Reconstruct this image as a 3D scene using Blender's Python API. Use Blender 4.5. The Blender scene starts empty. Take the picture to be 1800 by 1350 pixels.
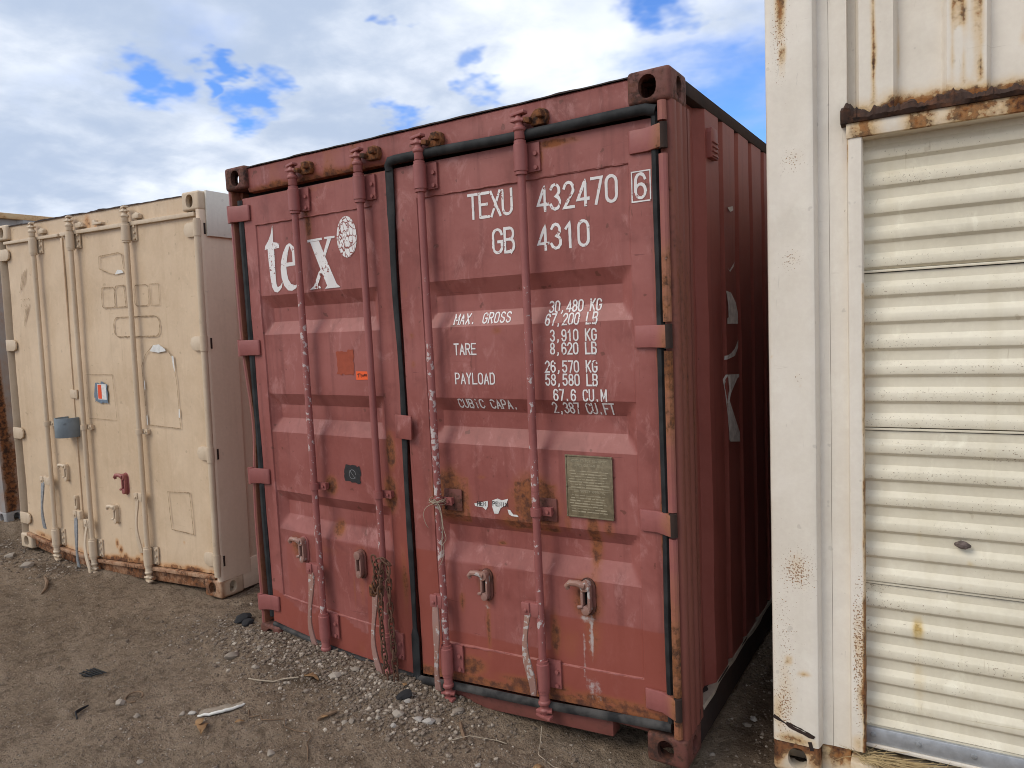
import bpy, bmesh, math, random
import numpy as np
from mathutils import Matrix, Vector
random.seed(7); RNG = np.random.default_rng(11)
SC = bpy.context.scene
COL = SC.collection
# ------------------------------------------------------------------ camera
cam = bpy.data.objects.new('camera', bpy.data.cameras.new('camera')); COL.objects.link(cam)
cr, cd_, cf = (0.84666, 0.53015, -0.04588), (0.00841, -0.09953, -0.995), (-0.53207, 0.84204, -0.08873)
cam.matrix_world = Matrix(((cr[0], -cd_[0], -cf[0], 3.3059), (cr[1], -cd_[1], -cf[1], -2.4887), (cr[2], -cd_[2], -cf[2], 1.7313), (0, 0, 0, 1)))
cam.data.sensor_width = 36; cam.data.lens = 36 * 1261.8 / 1800
cam.data.clip_start = .05; cam.data.clip_end = 2000
SC.camera = cam
# ------------------------------------------------------------------ node helper
class G:
    def __init__(s, tree): s.t = tree
    def n(s, typ, ins=None, **props):
        nd = s.t.nodes.new(typ)
        for k, v in props.items(): setattr(nd, k, v)
        for k, v in (ins or {}).items():
            if isinstance(v, bpy.types.NodeSocket): s.t.links.new(v, nd.inputs[k])
            else: nd.inputs[k].default_value = v
        return nd
    def noise(s, vec, scale, detail=4, rough=.5, dist=0.):
        return s.n('ShaderNodeTexNoise', {'Vector': vec, 'Scale': scale, 'Detail': detail, 'Roughness': rough, 'Distortion': dist}).outputs['Fac']
    def m(s, op, a, b=0., c=0., clamp=False):
        return s.n('ShaderNodeMath', {0: a, 1: b, 2: c}, operation=op, use_clamp=clamp).outputs[0]
    def ss(s, x, lo, hi, a=0., b=1.):
        return s.n('ShaderNodeMapRange', {'Value': x, 'From Min': lo, 'From Max': hi, 'To Min': a, 'To Max': b}, interpolation_type='SMOOTHSTEP').outputs[0]
    def mix(s, f, a, b, blend='MIX'):
        def c4(v): return v if isinstance(v, bpy.types.NodeSocket) else (*v, 1.)[:4]
        return s.n('ShaderNodeMix', {0: f, 6: c4(a), 7: c4(b)}, data_type='RGBA', blend_type=blend).outputs[2]
    def vmul(s, v, k): return s.n('ShaderNodeVectorMath', {0: v, 1: k}, operation='MULTIPLY').outputs[0]
    def attr(s, name): return s.n('ShaderNodeAttribute', attribute_name=name).outputs['Fac']
# ------------------------------------------------------------------ world: broken cloud over a blue sky
SUN = Vector((-.42, -.60, .68)).normalized()
w = bpy.data.worlds.new('World'); SC.world = w; w.use_nodes = True
g = G(w.node_tree); w.node_tree.nodes.clear()
STR = .1
sky = g.n('ShaderNodeTexSky', sky_type='NISHITA', sun_disc=False, sun_elevation=math.asin(SUN.z), sun_rotation=math.atan2(SUN.x, SUN.y), air_density=1.0, dust_density=.3, ozone_density=3.)
d = g.n('ShaderNodeTexCoord').outputs['Generated']
sep = g.n('ShaderNodeSeparateXYZ', {0: d})
den = g.m('MAXIMUM', g.m('ADD', sep.outputs[2], .22), .05)
cl = g.n('ShaderNodeCombineXYZ', {0: g.m('DIVIDE', sep.outputs[0], den), 1: g.m('DIVIDE', sep.outputs[1], den), 2: 0.}).outputs[0]
n1 = g.noise(cl, 1.7, 5, .5, .2); n2 = g.noise(cl, 5.2, 5, .56, .2)
n3 = g.n('ShaderNodeTexNoise', {'Vector': cl, 'Scale': 1.15, 'Detail': 4., 'Roughness': .5}, noise_dimensions='4D')
n3.inputs['W'].default_value = 3.7; n3 = n3.outputs['Fac']
wob = g.n('ShaderNodeTexNoise', {'Vector': cl, 'Scale': 4.5, 'Detail': 4., 'Roughness': .55}).outputs['Color']
dw = g.n('ShaderNodeVectorMath', {0: wob, 1: (.5, .5, .5)}, operation='SUBTRACT').outputs[0]
dw = g.n('ShaderNodeVectorMath', {0: g.vmul(dw, (.20, .20, .15)), 1: d}, operation='ADD').outputs[0]
hole = None
for hx, hy, hz, r in ((-.803, .516, .298, .036), (-.75, .60, .278, .036), (-.757, .57, .312, .022), (-.599, .705, .379, .022), (-.618, .737, .273, .038), (-.528, .79, .31, .036),
                      (-.25, .940, .235, .15), (-.309, .876, .37, .05), (-.10, .97, .2, .18)):
    dist = g.n('ShaderNodeVectorMath', {0: dw, 1: (hx, hy, hz)}, operation='DISTANCE').outputs['Value']
    h = g.ss(dist, r * .15, r * 1.35, 1., 0.)
    hole = h if hole is None else g.m('MAXIMUM', hole, h)
gap = g.m('ADD', g.m('MULTIPLY', hole, .66), g.m('MULTIPLY', g.m('SUBTRACT', n1, .5), 1.5))
gap = g.m('ADD', gap, g.m('MULTIPLY', g.m('SUBTRACT', n2, .5), .55))
clear = g.ss(gap, .10, .74)
shade = g.ss(g.m('ADD', g.m('MULTIPLY', n3, .75), g.m('MULTIPLY', n2, .25)), .40, .60)
cloud = g.mix(shade, (4.5, 5.4, 7.0), (9.3, 9.7, 10.3))
skyc = g.mix(1., sky.outputs[0], (.95, 1.32, 1.95), 'MULTIPLY')
bgc = g.mix(clear, cloud, skyc)
bg = g.n('ShaderNodeBackground', {'Color': bgc, 'Strength': STR})
g.n('ShaderNodeOutputWorld', {0: bg.outputs[0]})
# ------------------------------------------------------------------ sun (veiled by cloud) and exposure
sl = bpy.data.lights.new('sun', 'SUN'); sl.energy = 1.5; sl.angle = math.radians(32); sl.color = (1, .92, .80)
so = bpy.data.objects.new('sun', sl); COL.objects.link(so); so.rotation_euler = SUN.to_track_quat('Z', 'Y').to_euler()
vs = SC.view_settings; vs.view_transform = 'Standard'; vs.look = 'None'; vs.gamma = 1; vs.use_curve_mapping = False; vs.exposure = .2
SC.cycles.filter_width = 1.0; SC.cycles.max_bounces = 4; SC.cycles.diffuse_bounces = 3; SC.cycles.glossy_bounces = 2; SC.cycles.adaptive_threshold = .025; SC.cycles.caustics_reflective = SC.cycles.caustics_refractive = False
# ------------------------------------------------------------------ numpy noise
_P = RNG.random((256, 256))
def vnoise(x, y):
    x = np.asarray(x, float); y = np.asarray(y, float)
    xi = np.floor(x).astype(int); yi = np.floor(y).astype(int); fx = x - xi; fy = y - yi
    fx = fx * fx * (3 - 2 * fx); fy = fy * fy * (3 - 2 * fy)
    a = _P[xi % 256, yi % 256]; b = _P[(xi + 1) % 256, yi % 256]; c = _P[xi % 256, (yi + 1) % 256]; e = _P[(xi + 1) % 256, (yi + 1) % 256]
    return (a * (1 - fx) + b * fx) * (1 - fy) + (c * (1 - fx) + e * fx) * fy
def fbm(x, y, o=4, gain=.5):
    s = 0.; a = 1.; t = 0.
    for i in range(o): s = s + a * vnoise(x * 2 ** i + 13.7 * i, y * 2 ** i + 5.1 * i); t += a; a *= gain
    return s / t
# ------------------------------------------------------------------ materials
def newmat(name):
    m = bpy.data.materials.new(name); m.use_nodes = True; m.node_tree.nodes.clear(); return m, G(m.node_tree)
def finish(g, col, rough, bump=None, bstr=.3, bdist=.002, metal=0., spec=.35):
    p = g.n('ShaderNodeBsdfPrincipled', {'Base Color': col if isinstance(col, bpy.types.NodeSocket) else (*col, 1), 'Roughness': rough, 'Metallic': metal, 'Specular IOR Level': spec})
    if bump is not None:
        g.t.links.new(g.n('ShaderNodeBump', {'Height': bump, 'Strength': bstr, 'Distance': bdist}).outputs[0], p.inputs['Normal'])
    g.n('ShaderNodeOutputMaterial', {0: p.outputs[0]})
def paint(name, base, base2, rep=None, rustlvl=0., rough=.48, flake=None, flake_lvl=.0, streak=.25, streakcol=None, dark=(.035, .017, .011), orange=(.23, .085, .03), halo=(.33, .14, .06), spots=.0, bump=.35, vst=1., mott=.12, scuff=0., speckcol=(.28, .15, .07)):
    m, g = newmat(name); co = g.n('ShaderNodeTexCoord').outputs['Object']
    n1 = g.noise(co, 1.6, 4, .55); n2 = g.noise(g.vmul(co, (1., 1., vst)), 8., 5, .65, .2); n3 = g.noise(co, 52., 3, .6); st = g.noise(g.vmul(co, (17., 17., .8)), 1., 3, .6)
    col = g.mix(g.ss(g.m('ADD', g.m('MULTIPLY', n1, .7), g.m('MULTIPLY', n2, .3)), .36, .64), base, base2)
    sc = streakcol or tuple(c * .55 for c in base)
    col = g.mix(g.m('MULTIPLY', g.ss(st, .5, .74), streak), col, sc)
    col = g.mix(g.ss(n3, .3, .8, 0., .12), col, tuple(min(1, c * 1.5 + .03) for c in base))
    mo = g.noise(co, 4.3, 4, .6, .6); col = g.mix(g.ss(mo, .52, .70, 0., mott), col, tuple(c * .72 for c in base))
    pit = g.noise(co, 23., 2, .4); col = g.mix(g.m('MULTIPLY', g.ss(pit, .715, .75), mott), col, dark)
    if scuff:
        sf = g.noise(g.vmul(co, (1., 1., .55)), 11., 6, .72, .5); col = g.mix(g.ss(sf, .53, .70, 0., scuff), col, tuple(min(1, c * 1.25 + .10) for c in base2))
        sd = g.noise(g.vmul(co, (48., 3., 7.)), 1., 3, .5, 1.2); col = g.mix(g.m('MULTIPLY', g.ss(sd, .70, .75), scuff), col, dark)
    scr = g.noise(g.vmul(co, (3.1, 3., 60.)), 1., 3, .5, 1.4)
    col = g.mix(g.m('MULTIPLY', g.ss(scr, .70, .76), g.ss(n1, .42, .56, 0., .6)), col, sc)
    if rep:
        rp = g.m('ADD', g.attr('rep'), g.m('MULTIPLY', g.m('SUBTRACT', n2, .5), .3))
        col = g.mix(g.ss(g.m('ADD', rp, g.m('MULTIPLY', g.m('SUBTRACT', n1, .5), .9)), .25, .7, 0., .8), col, rep)
    r = g.m('ADD', g.attr('rust'), rustlvl)
    nn = g.m('ADD', g.m('MULTIPLY', g.m('SUBTRACT', n2, .5), 1.1), g.m('MULTIPLY', g.m('SUBTRACT', n3, .5), .7))
    rr = g.m('ADD', g.m('MULTIPLY', r, 1.15), g.m('MULTIPLY', nn, .8))
    gate = g.ss(r, .02, .12)
    hm = g.m('MULTIPLY', g.ss(g.m('ADD', g.m('MULTIPLY', r, 1.3), g.m('MULTIPLY', g.m('SUBTRACT', n2, .5), .8)), .2, .85), gate)
    col = g.mix(g.m('MULTIPLY', hm, .85), col, halo)
    rm = g.m('MULTIPLY', g.m('MAXIMUM', g.ss(rr, .46, .86), g.ss(rr, .63, .69, 0., .85)), gate)
    if spots:
        sp = g.noise(co, 34., 2, .5); sg = g.ss(n1, .4, .62)
        rm = g.m('MAXIMUM', rm, g.m('MULTIPLY', g.ss(sp, .80 - spots, .83 - spots), sg))
    rc = g.mix(g.ss(g.noise(g.vmul(co, (1., 1., max(vst, .4))), 27., 4, .7), .35, .65), dark, orange)
    col = g.mix(rm, col, rc)
    sk = g.m('ADD', g.noise(co, 165., 2, .5), g.m('MULTIPLY', g.attr('speck'), .27))
    col = g.mix(g.m('MULTIPLY', g.ss(sk, .74, .80), g.ss(g.attr('speck'), .02, .1)), col, speckcol)
    lm = g.m('ADD', g.attr('lime'), g.m('ADD', g.m('MULTIPLY', g.m('SUBTRACT', n3, .5), .9), g.m('MULTIPLY', g.m('SUBTRACT', st, .5), 1.2)))
    col = g.mix(g.m('MULTIPLY', g.ss(lm, .35, .75), g.ss(g.attr('lime'), .02, .12, 0., .7)), col, (.52, .48, .46))
    if flake:
        fl = g.m('ADD', g.m('ADD', n3, g.m('MULTIPLY', n2, .7)), g.m('ADD', g.attr('flake'), flake_lvl))
        col = g.mix(g.ss(fl, 1.13, 1.19), col, flake)
    b = g.m('ADD', g.m('MULTIPLY', n3, .35), g.m('ADD', g.m('MULTIPLY', n2, .8), g.m('MULTIPLY', rm, g.m('MULTIPLY', n3, -1.2))))
    finish(g, col, g.mix(rm, (rough,) * 3, (.9,) * 3), b, bump, .0025)
    return m
RED = (.24, .067, .055); RED2 = (.325, .111, .096); REDO = (.27, .067, .046)
M = {}
M['red'] = paint('red_paint', RED, RED2, rep=REDO, rustlvl=0., spots=.0, streak=.45, mott=.55, scuff=.42, halo=(.30, .095, .045), orange=(.27, .092, .036), dark=(.095, .036, .022))
M['red_hw'] = paint('red_hardware_paint', (.26, .082, .074), (.32, .11, .10), rep=REDO, rustlvl=.14, flake=(.52, .44, .42), flake_lvl=.0, bump=.6)
M['chain'] = paint('chain_rust', (.085, .045, .03), (.12, .06, .04), rustlvl=.4, orange=(.16, .07, .035), dark=(.04, .024, .018), halo=(.12, .055, .03), bump=1., rough=.85)
M['worn'] = paint('worn_red_steel', (.27, .15, .125), (.32, .19, .165), rustlvl=.28, flake=(.44, .39, .365), flake_lvl=.17, bump=.9, rough=.5)
M['post'] = paint('post_rust_red', (.20, .062, .05), (.25, .08, .065), rustlvl=.34, vst=.13, flake=(.40, .27, .24), flake_lvl=-.10, orange=(.21, .072, .032), dark=(.032, .018, .013), halo=(.18, .06, .034), bump=.8, rough=.6)
M['red_rust'] = paint('rusted_red_steel', (.2, .062, .05), (.24, .075, .06), rustlvl=.52, flake=(.42, .33, .3), flake_lvl=-.06, orange=(.12, .047, .028), dark=(.03, .018, .014), halo=(.13, .048, .036), bump=.8, rough=.6)
M['red_side'] = paint('red_side_paint', (.235, .06, .047), (.29, .085, .068), rustlvl=.0, spots=.03, streak=.35)
M['rust'] = paint('bare_rust', (.10, .04, .024), (.14, .055, .03), rustlvl=.75, bump=1., rough=.85)
M['darkrust'] = paint('dark_rust', (.022, .014, .012), (.04, .022, .016), halo=(.055, .028, .019), rustlvl=.25, bump=1., rough=.85, orange=(.12, .05, .025), dark=(.012, .008, .006))
CRM = (.55, .405, .265); CRM2 = (.635, .485, .335)
M['tan'] = paint('tan_paint', CRM, CRM2, rustlvl=0., scuff=.16, mott=.2, streak=.22, streakcol=(.42, .29, .17), halo=(.55, .27, .1), spots=.0, orange=(.27, .11, .04), dark=(.08, .035, .02))
M['tan_hw'] = paint('tan_hardware_paint', (.54, .42, .295), (.62, .50, .37), rustlvl=.03, streak=.3, streakcol=(.38, .27, .17), flake=(.72, .7, .65), flake_lvl=-.12)
M['tan_side'] = paint('tan_side_paint', (.69, .545, .41), (.74, .59, .455), streak=.12, streakcol=(.4, .3, .21))
M['cream'] = paint('off_white_paint', (.70, .63, .535), (.785, .72, .63), scuff=.12, mott=.16, streak=.10, streakcol=(.5, .43, .33), spots=.03, halo=(.62, .40, .15), orange=(.3, .12, .035), dark=(.05, .02, .013))
M['shutter'] = paint('shutter_paint', (.67, .61, .475), (.76, .70, .565), scuff=.25, mott=.2, streak=.16, streakcol=(.5, .42, .25), halo=(.60, .42, .14), orange=(.5, .33, .1), dark=(.3, .2, .07), spots=.0, bump=.2, speckcol=(.36, .30, .22))
M['grey'] = paint('pale_grey_paint', (.27, .26, .255), (.36, .35, .345), streak=.5, streakcol=(.28, .24, .21), rustlvl=.06, halo=(.3, .14, .06))
M['yellow'] = paint('yellow_rusty_paint', (.55, .42, .24), (.6, .47, .3), rustlvl=.42, halo=(.5, .25, .08))
def plain(name, c, rough=.6, var=.25, sc=20., metal=0., bump=.2, c2=None):
    m, g = newmat(name); co = g.n('ShaderNodeTexCoord').outputs['Object']
    n = g.noise(co, sc, 6, .6); c2 = c2 or tuple(x * (1 - var) for x in c)
    finish(g, g.mix(g.ss(n, .35, .65), c2, c), rough, n, bump, .002, metal); return m
M['rubber'] = plain('black_rubber', (.028, .029, .030), .75, .5, 11., c2=(.010, .011, .012), bump=.8)
M['dusty'] = plain('dusty_rubber', (.075, .07, .066), .8, .5, 9., c2=(.014, .014, .015), bump=.6)
M['gap'] = plain('dark_void', (.006, .005, .005), .9)
M['alu'] = plain('aluminium', (.52, .54, .57), .42, .2, 30., metal=.55)
M['galv'] = plain('galvanised_steel', (.35, .36, .37), .5, .3, 40., metal=.3)
M['greybox'] = plain('grey_painted_steel', (.20, .235, .26), .6, .2, 12.)
M['brass'] = plain('aged_brass', (.235, .19, .12), .5, .3, 60., metal=.15, bump=.3)
M['platetext'] = plain('plate_lettering', (.36, .31, .21), .5, .1)
M['orange'] = plain('orange_primer', (.34, .07, .035), .7, .15, 30.)
M['blackpaint'] = plain('black_paint', (.018, .018, .02), .6, .4, 60., c2=(.03, .028, .028))
M['fluo'] = plain('fluorescent_label', (.85, .12, .03), .5, .05)
M['ink'] = plain('ink', (.02, .018, .02), .7, .1)
M['outline'] = plain('old_glue_line', (.25, .17, .10), .8, .3, 40., c2=(.44, .32, .2))
M['whitechip'] = plain('white_sticker_rest', (.74, .73, .70), .6, .15, 40.)
M['blue'] = plain('blue_spray', (.16, .21, .27), .7, .2, 40.)
M['d_orange'] = plain('orange_print', (.75, .09, .03), .6, .05)
M['twine'] = plain('twine', (.42, .34, .25), .8, .25, 50.)
M['straw'] = plain('dry_straw', (.50, .38, .20), .75, .35, 9., c2=(.33, .23, .11))
M['leaf'] = plain('dead_leaf', (.36, .21, .10), .8, .3, 40.)
M['plastic'] = plain('white_plastic', (.72, .70, .64), .5, .1)
M['wood'] = plain('wood_scrap', (.22, .14, .085), .85, .4, 30.)
M['asphalt'] = plain('asphalt_lump', (.025, .024, .025), .9, .4, 60.)
def lettering(name, cells=False):
    m, g = newmat(name); co = g.n('ShaderNodeTexCoord').outputs['Object']
    n = g.noise(co, 55., 5, .65); n2 = g.noise(co, 7., 4)
    ms = g.ss(g.m('ADD', n, g.m('MULTIPLY', n2, .35)), .775, .82)
    col = g.mix(g.ss(n2, .3, .7), (.70, .66, .645), (.78, .755, .74))
    if cells:
        v = g.n('ShaderNodeTexVoronoi', {'Vector': g.n('ShaderNodeVectorMath', {0: g.vmul(co, (44., 0., 26.)), 1: g.vmul(g.n('ShaderNodeTexNoise', {'Vector': co, 'Scale': 30.}).outputs['Color'], (.6, 0, .6))}, operation='ADD').outputs[0], 'Scale': 1.}, feature='DISTANCE_TO_EDGE').outputs['Distance']
        ms = g.m('MAXIMUM', ms, g.ss(v, .035, .075, 1., 0.))
        col = g.mix(g.ss(v, .0, .04, 1., 0.), col, (.1, .06, .05))
    finish(g, g.mix(ms, col, RED), .55, n, .1); return m
M['letter'] = lettering('white_lettering'); M['letter_crack'] = lettering('cracked_white_paint', True)
# ground
def ground_mat():
    m, g = newmat('dirt'); co = g.n('ShaderNodeTexCoord').outputs['Object']
    a = g.noise(co, .9, 6, .6, .4); b = g.noise(co, 9., 7, .65); c = g.noise(co, 80., 5, .7)
    tr = g.noise(g.vmul(g.n('ShaderNodeVectorRotate', {'Vector': co, 'Angle': .35}, rotation_type='Z_AXIS').outputs[0], (1.2, 7., 1.)), 1., 6, .6)
    col = g.mix(g.ss(a, .40, .60), (0.213, 0.154, 0.104), (0.306, 0.227, 0.159))
    col = g.mix(g.ss(b, .52, .72, 0., .55), col, (0.107, 0.072, 0.047))
    e = g.noise(co, 27., 6, .7); col = g.mix(g.ss(e, .5, .68, 0., .6), col, (0.121, 0.082, 0.056))
    col = g.mix(g.ss(tr, .48, .66, 0., .65), col, (0.357, 0.273, 0.197))
    v = g.n('ShaderNodeTexVoronoi', {'Vector': co, 'Scale': 95.})
    peb = g.m('MULTIPLY', g.ss(v.outputs['Distance'], .25, .42, 1., 0.), g.ss(v.outputs['Color'], .62, .75))
    col = g.mix(g.m('MULTIPLY', peb, .8), col, g.mix(g.noise(co, 31., 2), (0.229, 0.164, 0.114), (0.599, 0.479, 0.355)))
    col = g.mix(g.ss(c, .3, .75, .0, .5), col, (0.329, 0.246, 0.177))
    lu = g.noise(co, 15., 5, .75, .8); col = g.mix(g.ss(lu, .36, .5, .55, 0.), col, (0.086, 0.059, 0.040)); col = g.mix(g.ss(lu, .58, .72, 0., .5), col, (0.343, 0.270, 0.198))
    dkz = g.attr('damp')
    col = g.mix(g.m('MULTIPLY', g.ss(g.m('ADD', dkz, g.m('MULTIPLY', g.m('SUBTRACT', b, .5), .8)), .3, .7), .6), col, (0.075, 0.047, 0.031))
    h = g.m('ADD', g.m('ADD', g.m('ADD', g.m('MULTIPLY', b, 1.), g.m('MULTIPLY', lu, .9)), g.m('MULTIPLY', e, 1.1)), g.m('ADD', g.m('MULTIPLY', c, .55), g.m('MULTIPLY', peb, .5)))
    finish(g, col, .95, h, 1., .03, spec=.1); return m
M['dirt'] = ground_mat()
def stone_mat(name, c1, c2):
    m, g = newmat(name); co = g.n('ShaderNodeTexCoord').outputs['Object']; r = g.n('ShaderNodeObjectInfo').outputs['Random']
    a = g.attr('tone'); n = g.noise(co, 45., 5, .6)
    col = g.mix(g.m('ADD', a, g.m('MULTIPLY', n, .5), clamp=True), c1, c2)
    finish(g, col, .9, n, .6, .002, spec=.2); return m
M['gravel'] = stone_mat('gravel', (.15, .112, .083), (.46, .39, .315))
M['stone'] = stone_mat('pale_stone', (.19, .15, .115), (.40, .345, .285))
M['stone_w'] = stone_mat('white_stone', (.24, .21, .18), (.47, .43, .385))
# ------------------------------------------------------------------ mesh builder
def attrs(me, co, **fns):
    for k, f in fns.items():
        a = me.attributes.new(k, 'FLOAT', 'POINT')
        v = f(co) if callable(f) else np.full(len(co), float(f))
        a.data.foreach_set('value', np.asarray(v, np.float32))
class MB:
    def __init__(s): s.v = []; s.f = []
    def add(s, vs, fs):
        o = len(s.v); s.v += [tuple(map(float, p)) for p in vs]; s.f += [tuple(i + o for i in f) for f in fs]; return s
    def box(s, x0, x1, y0, y1, z0, z1, n=1, ax=0):
        """n divisions along ax"""
        lo = [x0, y0, z0]; hi = [x1, y1, z1]; o1, o2 = [(1, 2), (2, 0), (0, 1)][ax]
        vs = []; fs = []
        for i in range(n + 1):
            t = lo[ax] + (hi[ax] - lo[ax]) * i / n
            for a, b in ((lo[o1], lo[o2]), (hi[o1], lo[o2]), (hi[o1], hi[o2]), (lo[o1], hi[o2])):
                p = [0, 0, 0]; p[ax] = t; p[o1] = a; p[o2] = b; vs.append(p)
        for i in range(n):
            for j in range(4): k = (j + 1) % 4; fs.append((i * 4 + j, i * 4 + k, i * 4 + 4 + k, i * 4 + 4 + j))
        fs += [(3, 2, 1, 0), (n * 4, n * 4 + 1, n * 4 + 2, n * 4 + 3)]
        return s.add(vs, fs)
    def prism(s, poly, a0, a1, ax=2, n=1):
        """poly in the two other axes, extruded along ax (2: poly xy, 1: poly xz, 0: poly yz)"""
        m = len(poly); vs = []; fs = []
        for i in range(n + 1):
            t = a0 + (a1 - a0) * i / n
            for a, b in poly: vs.append([(t, a, b), (a, t, b), (a, b, t)][ax])
        for i in range(n):
            for j in range(m): k = (j + 1) % m; fs.append((i * m + j, i * m + k, i * m + m + k, i * m + m + j))
        fs += [tuple(range(m))[::-1], tuple(n * m + j for j in range(m))]
        return s.add(vs, fs)
    def tube(s, path, r, n=8, ry=None, cap=True):
        P = [Vector(p) for p in path]; rs = r if isinstance(r, (list, tuple)) else [r] * len(P)
        vs = []; fs = []; up = None
        for i, p in enumerate(P):
            t = (P[min(i + 1, len(P) - 1)] - P[max(i - 1, 0)]).normalized()
            if up is None:
                up = Vector((0, 1, 0)) if abs(t.y) < .8 else Vector((1, 0, 0))
            a = (up - t * up.dot(t)).normalized(); b = t.cross(a); up = a
            for j in range(n):
                an = 2 * math.pi * (j + .5) / n
                vs.append(p + a * math.cos(an) * (rs[i] if ry is None else ry) + b * math.sin(an) * rs[i])
        for i in range(len(P) - 1):
            for j in range(n): k = (j + 1) % n; fs.append((i * n + j, i * n + k, i * n + n + k, i * n + n + j))
        if cap: fs += [tuple(range(n))[::-1], tuple((len(P) - 1) * n + j for j in range(n))]
        return s.add(vs, fs)
    def lathe(s, x, y, prof, n=14):
        """prof: (r, z) going up"""
        return s.tube([(x, y, z) for r, z in prof], [r for r, z in prof], n)
    def build(s, name, mat, parent=None, bevel=0., smooth=35, deform=None, xform=None, seg=2, **at):
        me = bpy.data.meshes.new(name); me.from_pydata(s.v, [], s.f)
        bm = bmesh.new(); bm.from_mesh(me); bmesh.ops.recalc_face_normals(bm, faces=bm.faces)
        if bevel:
            es = [e for e in bm.edges if len(e.link_faces) == 2 and e.calc_face_angle(0) > .5]
            bmesh.ops.bevel(bm, geom=es, offset=bevel, segments=seg, affect='EDGES', profile=.5, clamp_overlap=True)
        bm.to_mesh(me); bm.free()
        return link(name, me, mat, parent, smooth, deform, **at)
def link(name, me, mat, parent=None, smooth=35, deform=None, **at):
    co = np.empty(len(me.vertices) * 3); me.vertices.foreach_get('co', co); co = co.reshape(-1, 3)
    attrs(me, co, **at)
    if deform is not None: me.vertices.foreach_set('co', deform(co.copy()).ravel())
    if smooth:
        me.shade_smooth(); me.set_sharp_from_angle(angle=math.radians(smooth))
    me.materials.append(M[mat] if isinstance(mat, str) else mat); me.update()
    o = bpy.data.objects.new(name, me); COL.objects.link(o)
    if parent: o.parent = parent
    return o
def tag(o, label=None, cat=None, group=None, kind=None):
    for k, v in (('label', label), ('category', cat), ('group', group), ('kind', kind)):
        if v: o[k] = v
    return o
def empty(name, label, cat, mw=None, group=None):
    o = bpy.data.objects.new(name, None); COL.objects.link(o); o.empty_display_size = .2
    if mw is not None: o.matrix_world = mw
    return tag(o, label, cat, group)
W, H, CW, CH, CD, LEN = 2.438, 2.591, .162, .118, .178, 12.19
def sagz(x, z, A=.088): return -A * np.where(x < 1.1, np.clip(1 - ((1.1 - x) / 1.1) ** 2, 0, 1), np.clip(1 - (x - 1.1) / 1.27, 0, 1)) * np.clip((1.45 - z) / 1.3, 0, 1) ** 2
def sag(co):
    co[:, 2] += sagz(co[:, 0], co[:, 2]); return co
# ------------------------------------------------------------------ ground
def gh(x, y):
    x = np.asarray(x, float); y = np.asarray(y, float)
    z = -.011 * (np.clip(x, -5, 6) - 2.2)
    fy = np.where(y < .05, np.exp(-((y - .05) / .33) ** 2), np.exp(-((y - .05) / 1.2) ** 2))
    z = z + .075 * np.exp(-((x - .15) / .55) ** 2) * fy + .055 * np.exp(-((x - .95) / .42) ** 2) * np.where(y < .0, np.exp(-(y / .26) ** 2), np.exp(-(y / 1.) ** 2))
    z = z - .045 * np.exp(-((x - 2.05) / .42) ** 2) * np.exp(-((y + .05) / .35) ** 2)
    z = z + .05 * np.clip(-x - 2.9, 0, 1.5) * np.exp(-((y - .1) / .5) ** 2) * (fbm(x * 3, y * 3, 3) * 1.4)
    near = np.exp(-(np.maximum(np.hypot(x - 0, y) - 7, 0) / 6) ** 2)
    z = z + near * ((fbm(x * .9 + 3, y * .9, 3) - .5) * .05 + (fbm(x * 5, y * 5 + 9, 3) - .5) * .028 + (fbm(x * 19, y * 19, 3, .65) - .5) * .024)
    u = x * .55 + y * .83; v = -x * .83 + y * .55; rid = np.abs(fbm(u * 1.2 + 7, v * 5.5, 3) - .5)
    z = z + near * np.exp(-((y + .75) / .75) ** 2) * (rid - .1) * .085
    far = np.maximum(np.hypot(x, y) - 25, 0); z = z + (fbm(x * .02, y * .02, 3) - .5) * np.minimum(far * .02, 3)
    return z - .012
def axis(lo, hi, step, far):
    c = np.arange(lo, hi + step / 2, step); s = step; a = []; t = hi
    while t < far: s *= 1.35; t += s; a.append(t)
    b = []; t = lo; s = step
    while t > -far: s *= 1.35; t -= s; b.append(t)
    return np.concatenate([b[::-1], c, a])
def build_ground():
    X = axis(-4.4, 4.2, .022, 700); Y = axis(-2.0, 1.6, .022, 700)
    gx, gy = np.meshgrid(X, Y, indexing='ij'); gz = gh(gx, gy)
    nx, ny = gx.shape
    idx = np.arange(nx * ny).reshape(nx, ny)
    f = np.stack([idx[:-1, :-1], idx[1:, :-1], idx[1:, 1:], idx[:-1, 1:]], -1).reshape(-1, 4)
    me = bpy.data.meshes.new('ground'); me.from_pydata(np.stack([gx, gy, gz], -1).reshape(-1, 3).tolist(), [], f.tolist())
    def damp(co):  # darker dirt along the container feet and in the gaps between them
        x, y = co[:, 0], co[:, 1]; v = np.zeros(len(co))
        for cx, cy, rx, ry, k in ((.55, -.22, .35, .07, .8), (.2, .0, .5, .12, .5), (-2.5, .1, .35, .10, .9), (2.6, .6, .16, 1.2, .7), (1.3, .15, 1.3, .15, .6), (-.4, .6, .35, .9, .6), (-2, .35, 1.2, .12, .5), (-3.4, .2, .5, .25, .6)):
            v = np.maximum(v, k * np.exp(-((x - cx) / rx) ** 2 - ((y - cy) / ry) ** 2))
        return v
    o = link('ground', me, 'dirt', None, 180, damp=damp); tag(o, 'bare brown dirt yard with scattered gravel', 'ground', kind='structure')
build_ground()
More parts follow.
